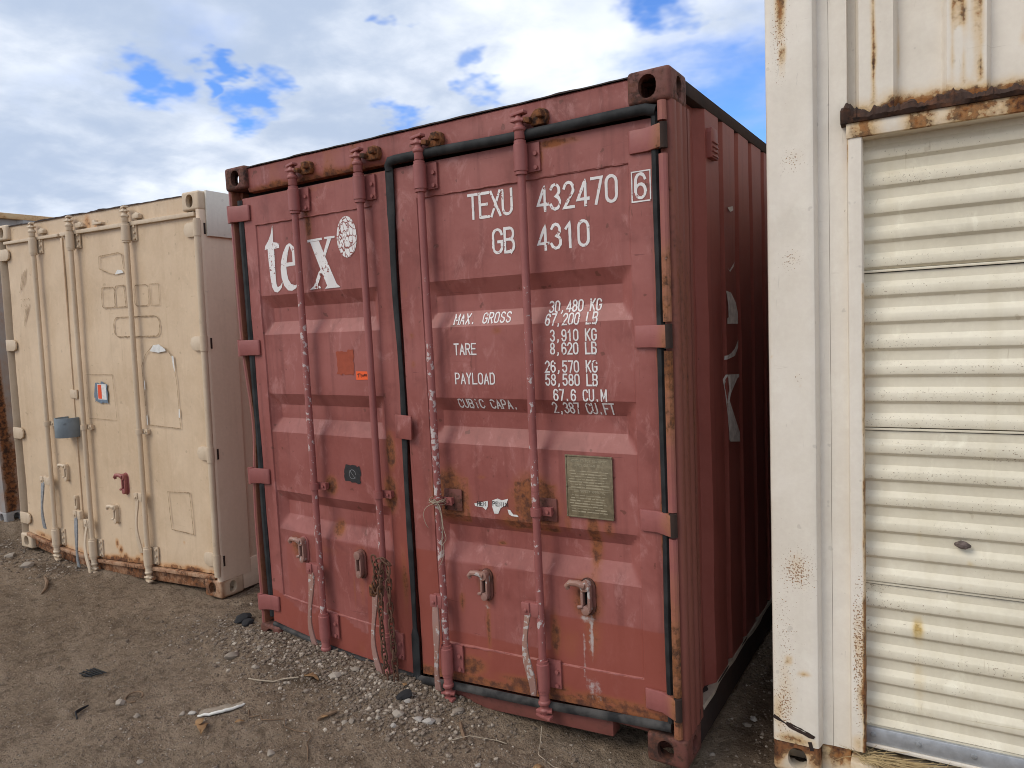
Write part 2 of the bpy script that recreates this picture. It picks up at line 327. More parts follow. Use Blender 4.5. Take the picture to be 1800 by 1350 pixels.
# ------------------------------------------------------------------ corner casting (one boolean-cut master, mirrored per corner)
def casting_master():
    def tmp(vs_fs): me = bpy.data.meshes.new('t'); b = vs_fs; me.from_pydata(b.v, [], b.f); o = bpy.data.objects.new('t', me); COL.objects.link(o); return o
    def fix(o):
        bm = bmesh.new(); bm.from_mesh(o.data); bmesh.ops.recalc_face_normals(bm, faces=bm.faces); bm.to_mesh(o.data); bm.free()
    bm = bmesh.new(); b = MB().box(0, CW, 0, CD, 0, CH); o = tmp(b); bm.from_mesh(o.data); bmesh.ops.recalc_face_normals(bm, faces=bm.faces)
    bmesh.ops.bevel(bm, geom=list(bm.edges), offset=.015, segments=4, affect='EDGES', profile=.5); bm.to_mesh(o.data); bm.free()
    def stad(cx, cz, hw, hh, n=8):
        r = hw; k = hh - hw; return [(cx + r * math.cos(a), cz + (k if i <= n else -k) + r * math.sin(a)) for i in range(2 * n + 2) for a in [math.pi * (i if i <= n else i - 1) / n]]
    cuts = [MB().box(.027, CW - .027, .027, CD - .027, .026, CH - .026), MB().prism(stad(.085, .058, .033, .041), -.05, .09, 1),
            MB().prism([(b_, a_) if False else (a_, b_) for a_, b_ in stad(.09, .058, .026, .039)], -.05, .08, 0), MB().prism([(y, x) for x, y in stad(.09, .081, .032, .056)], .06, .2, 2)]
    cs = []
    for c in cuts:
        q = tmp(c); fix(q); cs.append(q); md = o.modifiers.new('b', 'BOOLEAN'); md.object = q; md.operation = 'DIFFERENCE'; md.solver = 'EXACT'
    dg = bpy.context.evaluated_depsgraph_get(); me = bpy.data.meshes.new_from_object(o.evaluated_get(dg))
    for q in cs + [o]: bpy.data.objects.remove(q)
    return me
CAST = casting_master()
def castings(root, mats, h=H, rear=True, **at):
    # master: outer corner at x=0 (side hole), y=0 (front hole), top hole at z=CH
    for i, (sx, sy, sz) in enumerate([(a, b, c) for b in (0, 1) for a in (0, 1) for c in (0, 1)]):
        if sy and not rear: continue
        me = CAST.copy(); co = np.empty(len(me.vertices) * 3); me.vertices.foreach_get('co', co); co = co.reshape(-1, 3)
        if sx: co[:, 0] = W - co[:, 0]
        if sy: co[:, 1] = LEN - co[:, 1]
        co[:, 2] = co[:, 2] + h - CH if sz else CH - co[:, 2]
        me.vertices.foreach_set('co', co.ravel())
        if (sx + sy + (0 if sz else 1)) % 2: me.flip_normals()
        m = mats.get((sx, sz), mats['d']) if not sy else mats['d']
        link('corner_casting', me, m, root, 40, **at)
# ------------------------------------------------------------------ stroke lettering
def arc(cx, cz, rx, rz, a0, a1, n=7): return [(cx + rx * math.cos(math.radians(a0 + (a1 - a0) * i / n)), cz + rz * math.sin(math.radians(a0 + (a1 - a0) * i / n))) for i in range(n + 1)]
O_ = arc(.5, .75, .5, .25, 0, 180) + arc(.5, .25, .5, .25, 180, 360) + [(1, .75)]
GL = {'A': [[(0, 0), (.5, 1), (1, 0)], [(.18, .33), (.82, .33)]], 'B': [[(.55, .53), (0, .53), (0, 1), (.55, 1)] + arc(.6, .765, .35, .235, 90, -90), [(0, .53), (0, 0), (.6, 0)] + arc(.6, .265, .4, .265, -90, 90)],
      'C': [arc(.5, .75, .5, .25, 10, 180) + arc(.5, .25, .5, .25, 180, 350)], 'D': [[(0, 0), (0, 1), (.5, 1)] + arc(.5, .7, .5, .3, 90, 0) + arc(.5, .3, .5, .3, 0, -90) + [(0, 0)]],
      'E': [[(1, 1), (0, 1), (0, 0), (1, 0)], [(0, .53), (.8, .53)]], 'F': [[(1, 1), (0, 1), (0, 0)], [(0, .53), (.8, .53)]], 'G': [arc(.5, .75, .5, .25, 10, 180) + arc(.5, .25, .5, .25, 180, 360) + [(1, .47), (.6, .47)]],
      'H': [[(0, 0), (0, 1)], [(1, 0), (1, 1)], [(0, .5), (1, .5)]], 'I': [[(.5, 0), (.5, 1)]], 'K': [[(0, 0), (0, 1)], [(1, 1), (0, .42)], [(.3, .58), (1, 0)]], 'L': [[(0, 1), (0, 0), (1, 0)]],
      'M': [[(-.08, 0), (-.08, 1)], [(-.08, 1), (.5, .22), (1.08, 1)], [(1.08, 1), (1.08, 0)]], 'N': [[(0, 0), (0, 1), (1, 0), (1, 1)]], 'O': [O_], 'P': [[(0, 0), (0, 1), (.55, 1)] + arc(.6, .74, .4, .26, 90, -90) + [(0, .48)]],
      'R': [[(0, 0), (0, 1), (.55, 1)] + arc(.6, .75, .4, .25, 90, -90) + [(0, .5)], [(.5, .5), (1, 0)]], 'S': [arc(.5, .76, .48, .24, 20, 180) + [(.1, .62), (.9, .4)] + arc(.5, .24, .5, .24, 0, -165)],
      'T': [[(0, 1), (1, 1)], [(.5, 1), (.5, 0)]], 'U': [[(0, 1)] + arc(.5, .25, .5, .25, 180, 360) + [(1, 1)]], 'V': [[(0, 1), (.5, 0), (1, 1)]], 'W': [[(0, 1), (.25, 0), (.5, .7), (.75, 0), (1, 1)]],
      'X': [[(0, 0), (1, 1)], [(0, 1), (1, 0)]], 'Y': [[(0, 1), (.5, .5), (1, 1)], [(.5, .5), (.5, 0)]], '0': [O_], '1': [[(.15, .78), (.55, 1), (.55, 0)]],
      '2': [arc(.5, .72, .5, .28, 165, -20) + [(0, 0), (1, 0)]], '3': [arc(.48, .76, .46, .24, 160, -90) + arc(.48, .26, .52, .26, 80, -165)], '4': [[(.78, 0), (.78, 1), (0, .25), (1.08, .25)]],
      '5': [[(.92, 1), (.1, 1), (.04, .55)] + arc(.48, .32, .52, .32, 130, -160)], '6': [arc(.5, .72, .48, .28, 15, 170) + [(.0, .5), (0, .3)], arc(.5, .29, .5, .29, 0, 360, 14)], '7': [[(0, 1), (1, 1), (.4, 0)]],
      '8': [arc(.5, .755, .44, .245, -90, 270, 12), arc(.5, .265, .5, .265, 90, 450, 12)], '9': [arc(.5, .71, .5, .29, 0, 360, 14), [(1, .7), (1, .5)] + arc(.5, .28, .5, .28, 0, -165)], '.': [[(.4, 0), (.4, .09)]], ',': [[(.45, .09), (.45, -.02), (.3, -.12)]]}
def ribbon(mb, pts, wd, surf, off, step=.012, closed=False, jit=0.):
    """flat mitred ribbon following a surface y=surf(x,z)"""
    P = []
    Q = list(pts) + ([pts[0]] if closed else [])
    for (x0, z0), (x1, z1) in zip(Q[:-1], Q[1:]):
        n = max(1, int(math.hypot(x1 - x0, z1 - z0) / step))
        P += [(x0 + (x1 - x0) * i / n, z0 + (z1 - z0) * i / n) for i in range(n)]
    P.append(Q[-1]); P = np.array(P)
    t = np.gradient(P, axis=0) if len(P) > 2 else np.repeat(P[1:] - P[:1], len(P), 0)
    d0 = np.diff(P, axis=0); d0 /= np.linalg.norm(d0, axis=1)[:, None] + 1e-9
    a = np.vstack([d0[:1], d0]); b = np.vstack([d0, d0[-1:]])
    if closed: a[0] = d0[-1]; b[-1] = d0[0]
    else: P[0] -= d0[0] * wd * .45; P[-1] += d0[-1] * wd * .45
    na = np.stack([-a[:, 1], a[:, 0]], 1); nb = np.stack([-b[:, 1], b[:, 0]], 1); m = na + nb
    m /= np.maximum((m * na).sum(1), .45)[:, None]
    hw = wd / 2 * (1 + (RNG.random(len(P)) - .5)[:, None] * jit)
    L = P + m * hw; R = P - m * hw
    V = [(x, float(surf(x, z)) - off, z) for l, r in zip(L, R) for x, z in (l, r)]
    mb.add(V, [(2 * i, 2 * i + 1, 2 * i + 3, 2 * i + 2) for i in range(len(P) - 1)])
def text(mb, s, x, z, h, adv, gw, wd, surf, off=.0012, right=False, jit=.25):
    if right: x = x - adv * (len(s) - 1) - gw
    for ch in s:
        for k, st in enumerate(GL.get(ch, [])):
            ribbon(mb, [(x + a * gw, z + b * h) for a, b in st], wd, surf, off + .00025 * k, jit=jit)
        x += adv * (.6 if ch in '.,I' and False else 1)
def polyfill(mb, poly, surf, off, holes=(), refine=.03):
    bm = bmesh.new()
    for lp in (poly, *holes):
        Q = []
        for (x0, z0), (x1, z1) in zip(lp, lp[1:] + lp[:1]):
            n = max(1, int(math.hypot(x1 - x0, z1 - z0) / refine)); Q += [(x0 + (x1 - x0) * i / n, z0 + (z1 - z0) * i / n) for i in range(n)]
        vs = [bm.verts.new((x, 0, z)) for x, z in Q]
        for a, b in zip(vs, vs[1:] + vs[:1]): bm.edges.new((a, b))
    bmesh.ops.triangle_fill(bm, edges=bm.edges[:], use_beauty=True, use_dissolve=False)
    bm.verts.index_update()
    mb.add([(v.co.x, float(surf(v.co.x, v.co.z)) - off, v.co.z) for v in bm.verts], [[v.index for v in f.verts] for f in bm.faces]); bm.free()
# ------------------------------------------------------------------ shared container shell
def corrugated_side(name, root, mat, x_out, sgn, z0, z1, y0=.2, y1=LEN - .2, pitch=.25, depth=.036, dent=0., **at):
    ys = [y0]; xs = [depth]; y = y0 + .165
    while y < y1 - pitch:
        for dy, dx in ((0, depth), (.046, 0), (.228, 0), (.245, depth)): ys.append(y + dy); xs.append(dx)
        y += pitch
    ys.append(y1); xs.append(depth)
    zs = np.concatenate([np.linspace(z0, z1, 25)]); V = []; F = []
    for i, (yy, dx) in enumerate(zip(ys, xs)):
        for j, z in enumerate(zs):
            dn = dent * (fbm(yy * 2.3 + 4, z * 2.1, 3) - .5) * (1 if yy < 4 else .4)
            V.append((x_out - sgn * (dx + .02 * abs(dn) * 2) , yy + .012 * dn, z))
    n = len(zs)
    for i in range(len(ys) - 1):
        for j in range(n - 1): F.append((i * n + j, (i + 1) * n + j, (i + 1) * n + j + 1, i * n + j + 1))
    return MB().add(V, F).build(name, mat, root, smooth=20, **at)
def shell(root, mat, side, hgt=H, roofmat=None, corr=True, rail='darkrust'):
    z0, z1 = .155, hgt - .06
    if corr:
        corrugated_side('side_wall', root, side, W - .006, 1, z0, z1, dent=.35); corrugated_side('side_wall', root, side, .006, -1, z0, z1)
    else:
        for xo in (W - .03, .012): MB().box(xo, xo + .018, CD - .02, LEN - CD, z0, z1).build('side_wall', side, root)
    for x0, x1 in ((W - .06, W - .004), (.004, .06)):
        MB().box(x0, x1, CD, LEN - CD, .012, z0 + .004).build('bottom_rail', rail, root, .004)
        MB().box(x0, x1, CD, LEN - CD, z1 - .004, hgt - .012).build('top_rail', roofmat or mat, root, .004)
    # roof with corrugations across, end panel, floor
    V = []; F = []; ys = np.arange(.05, LEN - .05, .0525); k = 0
    for i, y in enumerate(ys):
        zz = hgt - .014 - (.018 if i % 4 < 2 and 3 < i < len(ys) - 4 else 0.)
        for x in (.05, W - .05): V.append((x, y, zz))
    F = [(2 * i, 2 * i + 1, 2 * i + 3, 2 * i + 2) for i in range(len(ys) - 1)]
    MB().add(V, F).build('roof', roofmat or mat, root, smooth=20)
    MB().box(.1, W - .1, LEN - .08, LEN - .03, .12, hgt - .1).build('end_wall', side, root)
    MB().box(.06, W - .06, .16, LEN - .1, .125, .15).build('floor', 'darkrust', root)
    for x in (0, W - CW):
        MB().box(x, x + CW, LEN - .12, LEN, CH, hgt - CH).build('corner_post', side, root, .006)
# ------------------------------------------------------------------ hardware shared by door ends
def locking_bar(door, x, mat, dz=0., zt=2.43, zb=.19, yr=-.012, right=True, zmid=.95, bolts=4, cam_dx=.0, foot=True, r=.0165, yface=.03, fk=(.1, 1.35)):
    s = 1 if right else -1
    b = MB().tube([(x, yr, z) for z in np.linspace(zb - .005, zt + .01, 26)], r, 14); b.build('locking_bar', mat, door, deform=sag, flake=lambda c: fk[0] * np.clip((fk[1] - c[:, 2]) * 1.5, 0, 1))
    # upper and lower sleeve brackets: collar + flange plate + bolts
    for z0, z1 in ((zt - .135, zt - .005), (zb, zb + .135)):
        b = MB().lathe(x, yr, [(.0, z0), (.0245, z0), (.0245, z0 + .012), (.028, z0 + .014), (.028, z1 - .014), (.0245, z1 - .012), (.0245, z1), (.0, z1)], 18)
        b.box(min(x, x + s * .068), max(x, x + s * .068), yface - .012, yface - .003, z0 + .012, z1 - .008)
        for k in range(bolts):
            zz = z0 + .026 + (z1 - z0 - .05) * k / max(1, bolts - 1)
            if k % 2 == 0 or bolts < 4: b.tube([(x + s * .052, yface - .011, zz), (x + s * .052, yface - .022, zz)], .0085, 8)
        b.build('bar_bracket', mat, door, deform=sag)
    # cam ends
    for up, z in ((1, zt), (-1, zb)):
        b = MB(); pr = [(.021, 0), (.021, .03), (.026, .034), (.026, .044), (.018, .052), (.016, .062), (.024, .068), (.022, .076), (.012, .09), (.012, .1)]
        b.lathe(x, yr, [(a, z + up * c) for a, c in (pr if up > 0 else pr)], 14)
        for zz, w_, tw in ((.072, .036, .25), (.098, .042, -.2)):   # cam fins
            c, s_ = math.cos(tw), math.sin(tw)
            poly = [(-w_, -.010), (-.012, -.016), (w_ * 1.0, -.020), (w_ * .85, .012), (0, .018), (-w_ * .7, .012)]
            poly = [(x + a * c - q * s_, yr + a * s_ + q * c) for a, q in poly]
            zz2 = z + up * zz; b.prism(poly, zz2 - .006, zz2 + .006, 2)
        b.build('cam', mat, door, .002, deform=sag)
    if zmid:  # guide strap with bolted tab
        b = MB().lathe(x, yr, [(.0, zmid - .016), (.0235, zmid - .016), (.0235, zmid + .016), (.0, zmid + .016)], 14)
        b.box(x if right else x - .062, x + .062 if right else x, .004, .012, zmid - .017, zmid + .017); b.box(x + (.03 if right else -.06), x + (.06 if right else -.03), .01, yface, zmid - .014, zmid + .014)
        b.tube([(x + s * .045, .006, zmid), (x + s * .045, -.004, zmid)], .007, 8); b.build('bar_guide', mat, door, deform=sag)
def handle(door, x, z, zb, mat, hub, yr=-.012, sway=.012, seed=0, bar_mat=None, dx=-.052):
    """hub bracket on the bar, and the flat hanging bar"""
    hx = x + dx
    b = MB().box(min(hx - .02, x), max(hx - .02, x), yr - .019, yr + .012, z - .028, z + .028); b.box(hx - .026, hx + .012, yr - .026, yr - .014, z - .022, z + .03); b.tube([(hx - .004, yr - .034, z), (hx - .004, yr - .018, z)], .008, 8)
    b.build('handle_hub', hub, door, .004, deform=sag)
    b = MB().box(hx - .0235, hx - .0213, yr - .012, yr + .006, z - .018, z + .018); b.build('hub_slot', 'gap', door, deform=sag)
    N = 26; V = []; F = []
    for i in range(N + 1):
        t = i / N; zz = z - .012 + (zb - z + .012) * t; sx = sway * math.sin(t * 5.4 + seed) * (.3 + t); yy = yr - .018 - .012 * math.sin(t * 3.1) - .01 * t * (seed % 2); w_ = .0145 + .004 * math.sin(t * 7 + seed)
        for a, q in ((-w_, -.005), (w_, -.005), (w_, .005), (-w_, .005)): V.append((hx + sx + a, yy + q, zz))
    for i in range(N):
        for j in range(4): k = (j + 1) % 4; F.append((i * 4 + j, i * 4 + k, i * 4 + 4 + k, i * 4 + 4 + j))
    F += [(3, 2, 1, 0), tuple(N * 4 + j for j in range(4))]
    MB().add(V, F).build('handle', bar_mat or mat, door, .002, deform=sag, flake=.03)
def seal_catch(door, x, z, mat, back, yf=.035, hook=True, sc=1.):
    k = sc
    def stad(cx, cz, hw, hh, n=6): return [(cx + hw * math.cos(a), cz + (hh - hw if i <= n else -(hh - hw)) + hw * math.sin(a)) for i in range(2 * n + 2) for a in [math.pi * (i if i <= n else i - 1) / n]]
    MB().prism(stad(x, z, .031 * k, .07 * k), yf - .006, yf + .002, 1).build('catch_plate', back, door, .002, deform=sag)
    b = MB().box(x - .02 * k, x - .010 * k, yf - .03, yf - .005, z - .045 * k, z + .045 * k); b.box(x + .008 * k, x + .018 * k, yf - .03, yf - .005, z - .045 * k, z + .045 * k)
    b.tube([(x - .001, yf - .006, z + .045 * k), (x - .001, yf - .036, z + .045 * k)], .02 * k, 12); b.tube([(x - .001, yf - .006, z - .045 * k), (x - .001, yf - .032, z - .045 * k)], .017 * k, 12)
    if hook:
        b.tube([(x, yf - .03, z + .046 * k), (x - .03 * k, yf - .036, z + .055 * k), (x - .058 * k, yf - .04, z + .054 * k), (x - .07 * k, yf - .04, z + .042 * k), (x - .064 * k, yf - .038, z + .03 * k)], [.014 * k, .012 * k, .012 * k, .011 * k, .008 * k], 8)
        b.tube([(x - .012, yf - .03, z - .03 * k), (x - .03 * k, yf - .034, z - .034 * k)], .007 * k, 6)
    b.build('seal_catch', mat, door, .0015, deform=sag)
    MB().box(x - .0095 * k, x + .0075 * k, yf - .009, yf - .0065, z - .026 * k, z + .022 * k).build('catch_slot', 'gap', door, deform=sag)
def hinge(door, z, x_in, x_pin, mat, pinmat, h=.082, yf=.03, y_pin=-.004, right=True):
    s = 1 if right else -1
    b = MB().prism([(x_in, yf - .008), (x_in + s * .006, yf - .013), (x_in + s * .07, yf - .015), (x_pin - s * .012, y_pin - .014), (x_pin, y_pin - .014), (x_pin, y_pin + .01), (x_pin - s * .03, yf - .004), (x_in, yf - .002)], z - h / 2, z + h / 2, 2)
    b.build('hinge', mat, door, .003, rust=lambda c: .34 * (np.abs(c[:, 0] - x_pin) < .06) * right)
    MB().tube([(x_pin, y_pin, z - h / 2 - .003), (x_pin, y_pin, z + h / 2 + .003)], .0155, 14).build('hinge_pin', pinmat, door)
# ================================================================== RED CONTAINER
red = empty('shipping_container', 'faded red steel container with white serial lettering on its corrugated doors', 'container', group=None)
castings(red, {'d': 'red_rust'}, rust=.05)
shell(red, 'red', 'red_side', roofmat='darkrust')
# dirt-caked lip along the bottom of the side
V = []; F = []
for i, y in enumerate(np.linspace(.2, 6, 160)):
    j = .006 * (vnoise(y * 9, 3.) - .5) * 2
    V += [(W - .062, y, .158), (W - .003 + j, y, .158 + .006 * vnoise(y * 14, 8.)), (W + .001 + j, y, .147)]
F = [q for i in range(159) for q in ((3 * i, 3 * i + 1, 3 * i + 4, 3 * i + 3), (3 * i + 1, 3 * i + 2, 3 * i + 5, 3 * i + 4))]
MB().add(V, F).build('rail_lip', plain('dusty_lip', (.40, .33, .26), .9, .3, 12.), red)
# front corner posts
pr = [(2.386, .03), (2.392, .016), (2.426, .014), (2.435, .02), (2.438, .032), (2.438, .055), (2.4345, .06), (2.4345, .068), (2.438, .072), (2.438, .118), (2.4335, .124), (2.4335, .135), (2.437, .14), (2.437, .168), (2.425, .172), (2.425, .182), (2.436, .184), (2.436, .207), (2.428, .21), (2.386, .21)]
MB().prism(pr, CH - .004, H - CH + .004, 2, 60).build('corner_post', 'post', red, smooth=50, rust=lambda c: .10 * np.sin(c[:, 2] * 1.1 + .6) + .0)
b = MB()
for z0, z1 in ((2.405, 2.472), (1.70, 2.29), (1.0, 1.595), (.29, .90), (.125, .195)):
    b.tube([(2.404, .004, z) for z in np.linspace(z0, z1, max(2, int((z1 - z0) / .03)))], .0165, 10, ry=.016)
b.build('hinge_lug', 'red_hw', red, rust=lambda c: .30 + .22 * np.sin(c[:, 2] * 5.))
bend = lambda c: np.stack([c[:, 0] + .018 * np.exp(-((c[:, 2] - 1.18) / .28) ** 2) * (c[:, 0] < .03), c[:, 1] + .02 * np.exp(-((c[:, 2] - 1.25) / .3) ** 2) * (c[:, 0] < .03), c[:, 2]], 1)
MB().prism([(0, .03), (.004, .016), (.016, .012), (.024, .02), (.024, .075), (.042, .078), (.042, .2), (0, .2)], CH - .004, H - CH + .004, 2, 60).build('corner_post', 'red_hw', red, deform=bend, rust=lambda c: .25 * (c[:, 0] > .02) + .05)
# header
def hdr_rust(c): return .72 * np.exp(-((c[:, 2] - 2.455) / .022) ** 2) * (fbm(c[:, 0] * 6, c[:, 2] * 3, 3) * 1.5) + .5 * np.clip(fbm(c[:, 0] * 14, c[:, 2] * .5, 2) - .5, 0, 1) * 3 * (c[:, 0] < 1.35)
V = []; F = []; xs = np.linspace(.15, W - .15, 190); zs = [2.452, 2.456, 2.47, 2.49, 2.51, 2.53, 2.55, 2.57, 2.578]; ys_ = [.06, .034, .026, .024, .024, .024, .024, .022, .03]
for x in xs:
    for z, y in zip(zs, ys_): V.append((x, y + .004 * (fbm(x * 4, z * 4, 2) - .5), z))
n = len(zs); F = [(i * n + j, i * n + j + 1, (i + 1) * n + j + 1, (i + 1) * n + j) for i in range(len(xs) - 1) for j in range(n - 1)]
MB().add(V, F).build('top_header', 'red', red, smooth=40, rust=hdr_rust)
MB().box(.15, W - .15, .062, .14, 2.452, 2.574).build('header_beam', 'darkrust', red)
V = []; F = []; xs = np.linspace(.155, W - .155, 230)
for x in xs:
    j = .009 * (fbm(x * 7, 2, 3) - .5)
    V += [(x, .016 - j * .6, 2.577 + min(j, .004) * .4), (x, .020 - j, 2.583 + max(j, 0) * .8), (x, .10, 2.586)]
F = [q for i in range(len(xs) - 1) for q in ((3 * i, 3 * i + 1, 3 * i + 4, 3 * i + 3), (3 * i + 1, 3 * i + 2, 3 * i + 5, 3 * i + 4))]
MB().add(V, F).build('roof_edge', 'darkrust', red)
# sill
MB().box(.16, 2.12, .034, .1, .05, .128, 30).build('bottom_sill', 'red_rust', red, .004, deform=sag, rust=-.12)
MB().box(2.121, 2.285, .036, .1, .095, .128).build('sill_end', 'red_rust', red, .004)
MB().box(.08, W - .08, .085, .12, .12, 2.46).build('door_void', 'gap', red)
# --- doors
RECS = ((1.915, 1.850, 1.778, 1.712), (1.402, 1.341, 1.271, 1.199), (.886, .832, .760, .680))
def depth_fn(px0, px1, pz0, pz1, end0=.055, end1=.055):
    def f(x, z):
        x = np.asarray(x, float); z = np.asarray(z, float)
        y = np.full(np.broadcast(x, z).shape, .03)
        ins = np.clip(np.minimum(np.minimum((x - px0) / .004, (px1 - x) / .004), np.minimum((z - pz0) / .006, (pz1 - z) / .006)), 0, 1)
        y = y + .006 * ins
        for a, b_, c, d_ in RECS:
            k = np.minimum(np.minimum((a - z) / (a - b_), (z - d_) / (c - d_)), np.minimum((x - px0) / end0, (px1 - x) / end1))
            y = y + .034 * np.clip(k, 0, 1)
        return y + .0055 * (fbm(x * 3.1 + px0 * 7, z * 2.7, 3) - .5) * 2
    return f
SURF_L = depth_fn(.180, 1.0, .315, 2.285); SURF_R = depth_fn(1.262, 2.263, .315, 2.285)
def lime_R(c): return np.maximum(blobs(c, [(2.037, .44, .013, .12, .8), (2.045, .24, .035, .07, .62), (2.005, .38, .008, .16, .6), (2.02, .52, .05, .02, .7), (1.53, .50, .02, .03, .4), (2.2, 2.53, .03, .06, .5)]), 0)
def door_mesh(name, x0, x1, z0, z1, surf, px, root, rust, rep, label):
    xs = set(np.arange(x0, x1, .0125).round(4)) | {x0, x1}; zs = set(np.arange(z0, z1, .0125).round(4)) | {z0, z1}
    for p in px: xs |= {p, round(p + .004, 4), round(p - .004, 4), round(p + .055, 4), round(p - .055, 4)}
    for z in (.315, .321, 2.279, 2.285): zs.add(z)
    for r in RECS: zs |= set(r)
    xs = np.array(sorted(x for x in xs if x0 <= x <= x1)); zs = np.array(sorted(z for z in zs if z0 <= z <= z1))
    xs = xs[np.concatenate([[True], np.diff(xs) > .0012])]; zs = zs[np.concatenate([[True], np.diff(zs) > .0012])]
    gx, gz = np.meshgrid(xs, zs, indexing='ij'); gy = surf(gx, gz)
    nx, nz = gx.shape; V = np.stack([gx, gy, gz], -1).reshape(-1, 3).tolist(); idx = np.arange(nx * nz).reshape(nx, nz)
    F = np.stack([idx[:-1, :-1], idx[1:, :-1], idx[1:, 1:], idx[:-1, 1:]], -1).reshape(-1, 4).tolist()
    # edge return
    ring = list(idx[:, 0]) + list(idx[-1, 1:]) + list(idx[-2::-1, -1]) + list(idx[0, -2:0:-1]); o = len(V)
    V += [(V[i][0], .078, V[i][2]) for i in ring]; m = len(ring)
    F += [(int(ring[k]), int(o + k), int(o + (k + 1) % m), int(ring[(k + 1) % m])) for k in range(m)]
    ob = MB().add(V, F).build(name, 'red', root, smooth=22, deform=sag, rust=rust, rep=rep, lime=lime_R); tag(ob, label); return ob
def blobs(c, L):
    v = np.zeros(len(c)); x, z = c[:, 0], c[:, 2]
    for cx, cz, rx, rz, k in L: v = np.maximum(v, k * np.exp(-((x - cx) / rx) ** 2 - ((z - cz) / rz) ** 2))
    return v
def frame_ring(c, cx, cz, r, t, k): return k * np.exp(-((np.maximum(np.abs(c[:, 0] - cx), np.abs(c[:, 2] - cz)) - r) / t) ** 2)
def rust_R(c): return 1.25 * rust_R0(c) + .10 * np.clip(fbm(c[:, 0] * 2.2, c[:, 2] * 1.6, 3) - .45, 0, 1) * (c[:, 2] < 1.1)
def rust_R0(c):
    v = blobs(c, [(1.36, .965, .10, .12, .95), (1.80, .965, .115, .115, .95), (2.02, .60, .075, .10, .70), (2.04, .45, .05, .16, .40), (2.06, .84, .035, .18, .60), (1.53, .60, .05, .09, .62), (1.95, .40, .1, .12, .28), (1.70, .88, .12, .05, .5), (2.13, .90, .03, .05, .5), (1.95, .90, .02, .05, .5), (1.53, .42, .016, .14, .58), (1.43, .235, .10, .05, .66), (1.75, .21, .25, .035, .62), (2.1, .20, .25, .03, .60), (1.42, .16, .3, .02, .6), (1.88, 2.36, .03, .06, .66), (1.96, 2.405, .12, .02, .66), (1.33, 2.36, .05, .09, .3), (1.87, .43, .03, .12, .55), (1.87, .24, .03, .08, .55), (1.39, .5, .02, .06, .5), (1.6, .775, .03, .012, .55), (1.7, .86, .04, .02, .5), (2.30, .235, .06, .04, .5), (1.53, 1.06, .03, .015, .42), (1.65, 1.69, .03, .02, .4), (1.19, 1.68, .02, .02, .42), (1.19, 1.55, .018, .025, .42), (1.17, 1.87, .02, .025, .35)])
    e = .8 * np.exp(-((2.36 - c[:, 0]) / .011) ** 2) * (fbm(c[:, 2] * 9, c[:, 0], 3) * 1.3) + .75 * np.exp(-((c[:, 2] - .16) / .04) ** 2) * (.5 + fbm(c[:, 0] * 8, c[:, 2] * 3, 3))
    v = np.maximum(v, frame_ring(c, 1.80, .955, .095, .012, .55)); v = np.maximum(v, frame_ring(c, 1.36, .955, .09, .012, .5))
    return np.maximum(v, e)
def rep_R(c):
    x, z = c[:, 0], c[:, 2]; v = np.where((z < .37) | ((z < .52) & (x > 1.85)) | ((x < 1.262) & (z < .72)), .75, 0.)
    return np.maximum(v, np.where((x > 1.32) & (x < 1.62) & (z < .63) & (z > .3), .36, 0.))
def rust_L(c): return 1.3 * rust_L0(c)
def rust_L0(c):
    v = blobs(c, [(.565, 2.24, .03, .10, .66), (1.02, 1.14, .035, .10, .8), (1.0, .95, .05, .10, .8), (.60, .955, .05, .05, .8), (.62, .74, .05, .05, .65), (.32, .60, .06, .07, .55), (.78, .62, .05, .07, .5), (.40, .60, .02, .05, .4), (.77, .45, .03, .14, .30), (.55, .62, .2, .03, .30), (.72, .45, .008, .14, .45), (.35, .5, .12, .10, .18), (.6, 2.41, .25, .02, .35), (.9, .5, .06, .25, .25), (1.06, .55, .025, .2, .45), (.97, .25, .08, .1, .3), (.75, .2, .05, .05, .3)])
    return np.maximum(v, .6 * np.exp(-((c[:, 2] - 2.43) / .008) ** 2) * fbm(c[:, 0] * 9, 0 * c[:, 0], 3) * 1.3)
def rep_L(c):
    x, z = c[:, 0], c[:, 2]; v = np.where(z < .30 + .03 * np.sin(x * 14), .8, 0.)
    v = np.maximum(v, np.where((x > .22) & (x < .5) & (z < .62) & (z > .3), .42, 0.)); return np.maximum(v, np.where(((x > 1.0) & (z < 1.25)) | ((x > .8) & (z < .62)), .62, 0.))
dL = door_mesh('door', .092, 1.098, .150, 2.428, SURF_L, (.180, 1.0), red, rust_L, rep_L, 'red door with white logo lettering')
dR = door_mesh('door', 1.140, 2.358, .160, 2.428, SURF_R, (1.262, 2.263), red, rust_R, rep_R, 'red door with white serial numbers and weights')
# gaskets
def gpath(pts, step=.03):
    out = []
    for a, b_ in zip(pts[:-1], pts[1:]):
        a = Vector(a); b_ = Vector(b_); n = max(1, int((b_ - a).length / step)); out += [a.lerp(b_, i / n) for i in range(n)]
    return out + [Vector(pts[-1])]
wav = lambda P, k=.003: [p + Vector((k * math.sin(p.z * 7.3 + p.x * 3), k * math.sin(p.z * 5 + 1), k * math.sin(p.x * 6.1))) for p in P]
MB().tube(wav(gpath([(1.123, .018, 2.42), (1.124, .012, 2.440), (1.140, .006, 2.456), (1.175, .004, 2.458), (2.340, .006, 2.452), (2.378, .012, 2.442)])), .0205, 12, ry=.0175).build('gasket', 'rubber', dR, deform=sag)
P = wav(gpath([(1.122, .016, 2.425), (1.120, .020, 2.1), (1.118, .022, 1.5), (1.116, .022, .9), (1.114, .018, .175), (1.117, .012, .15), (1.13, .006, .142)]))
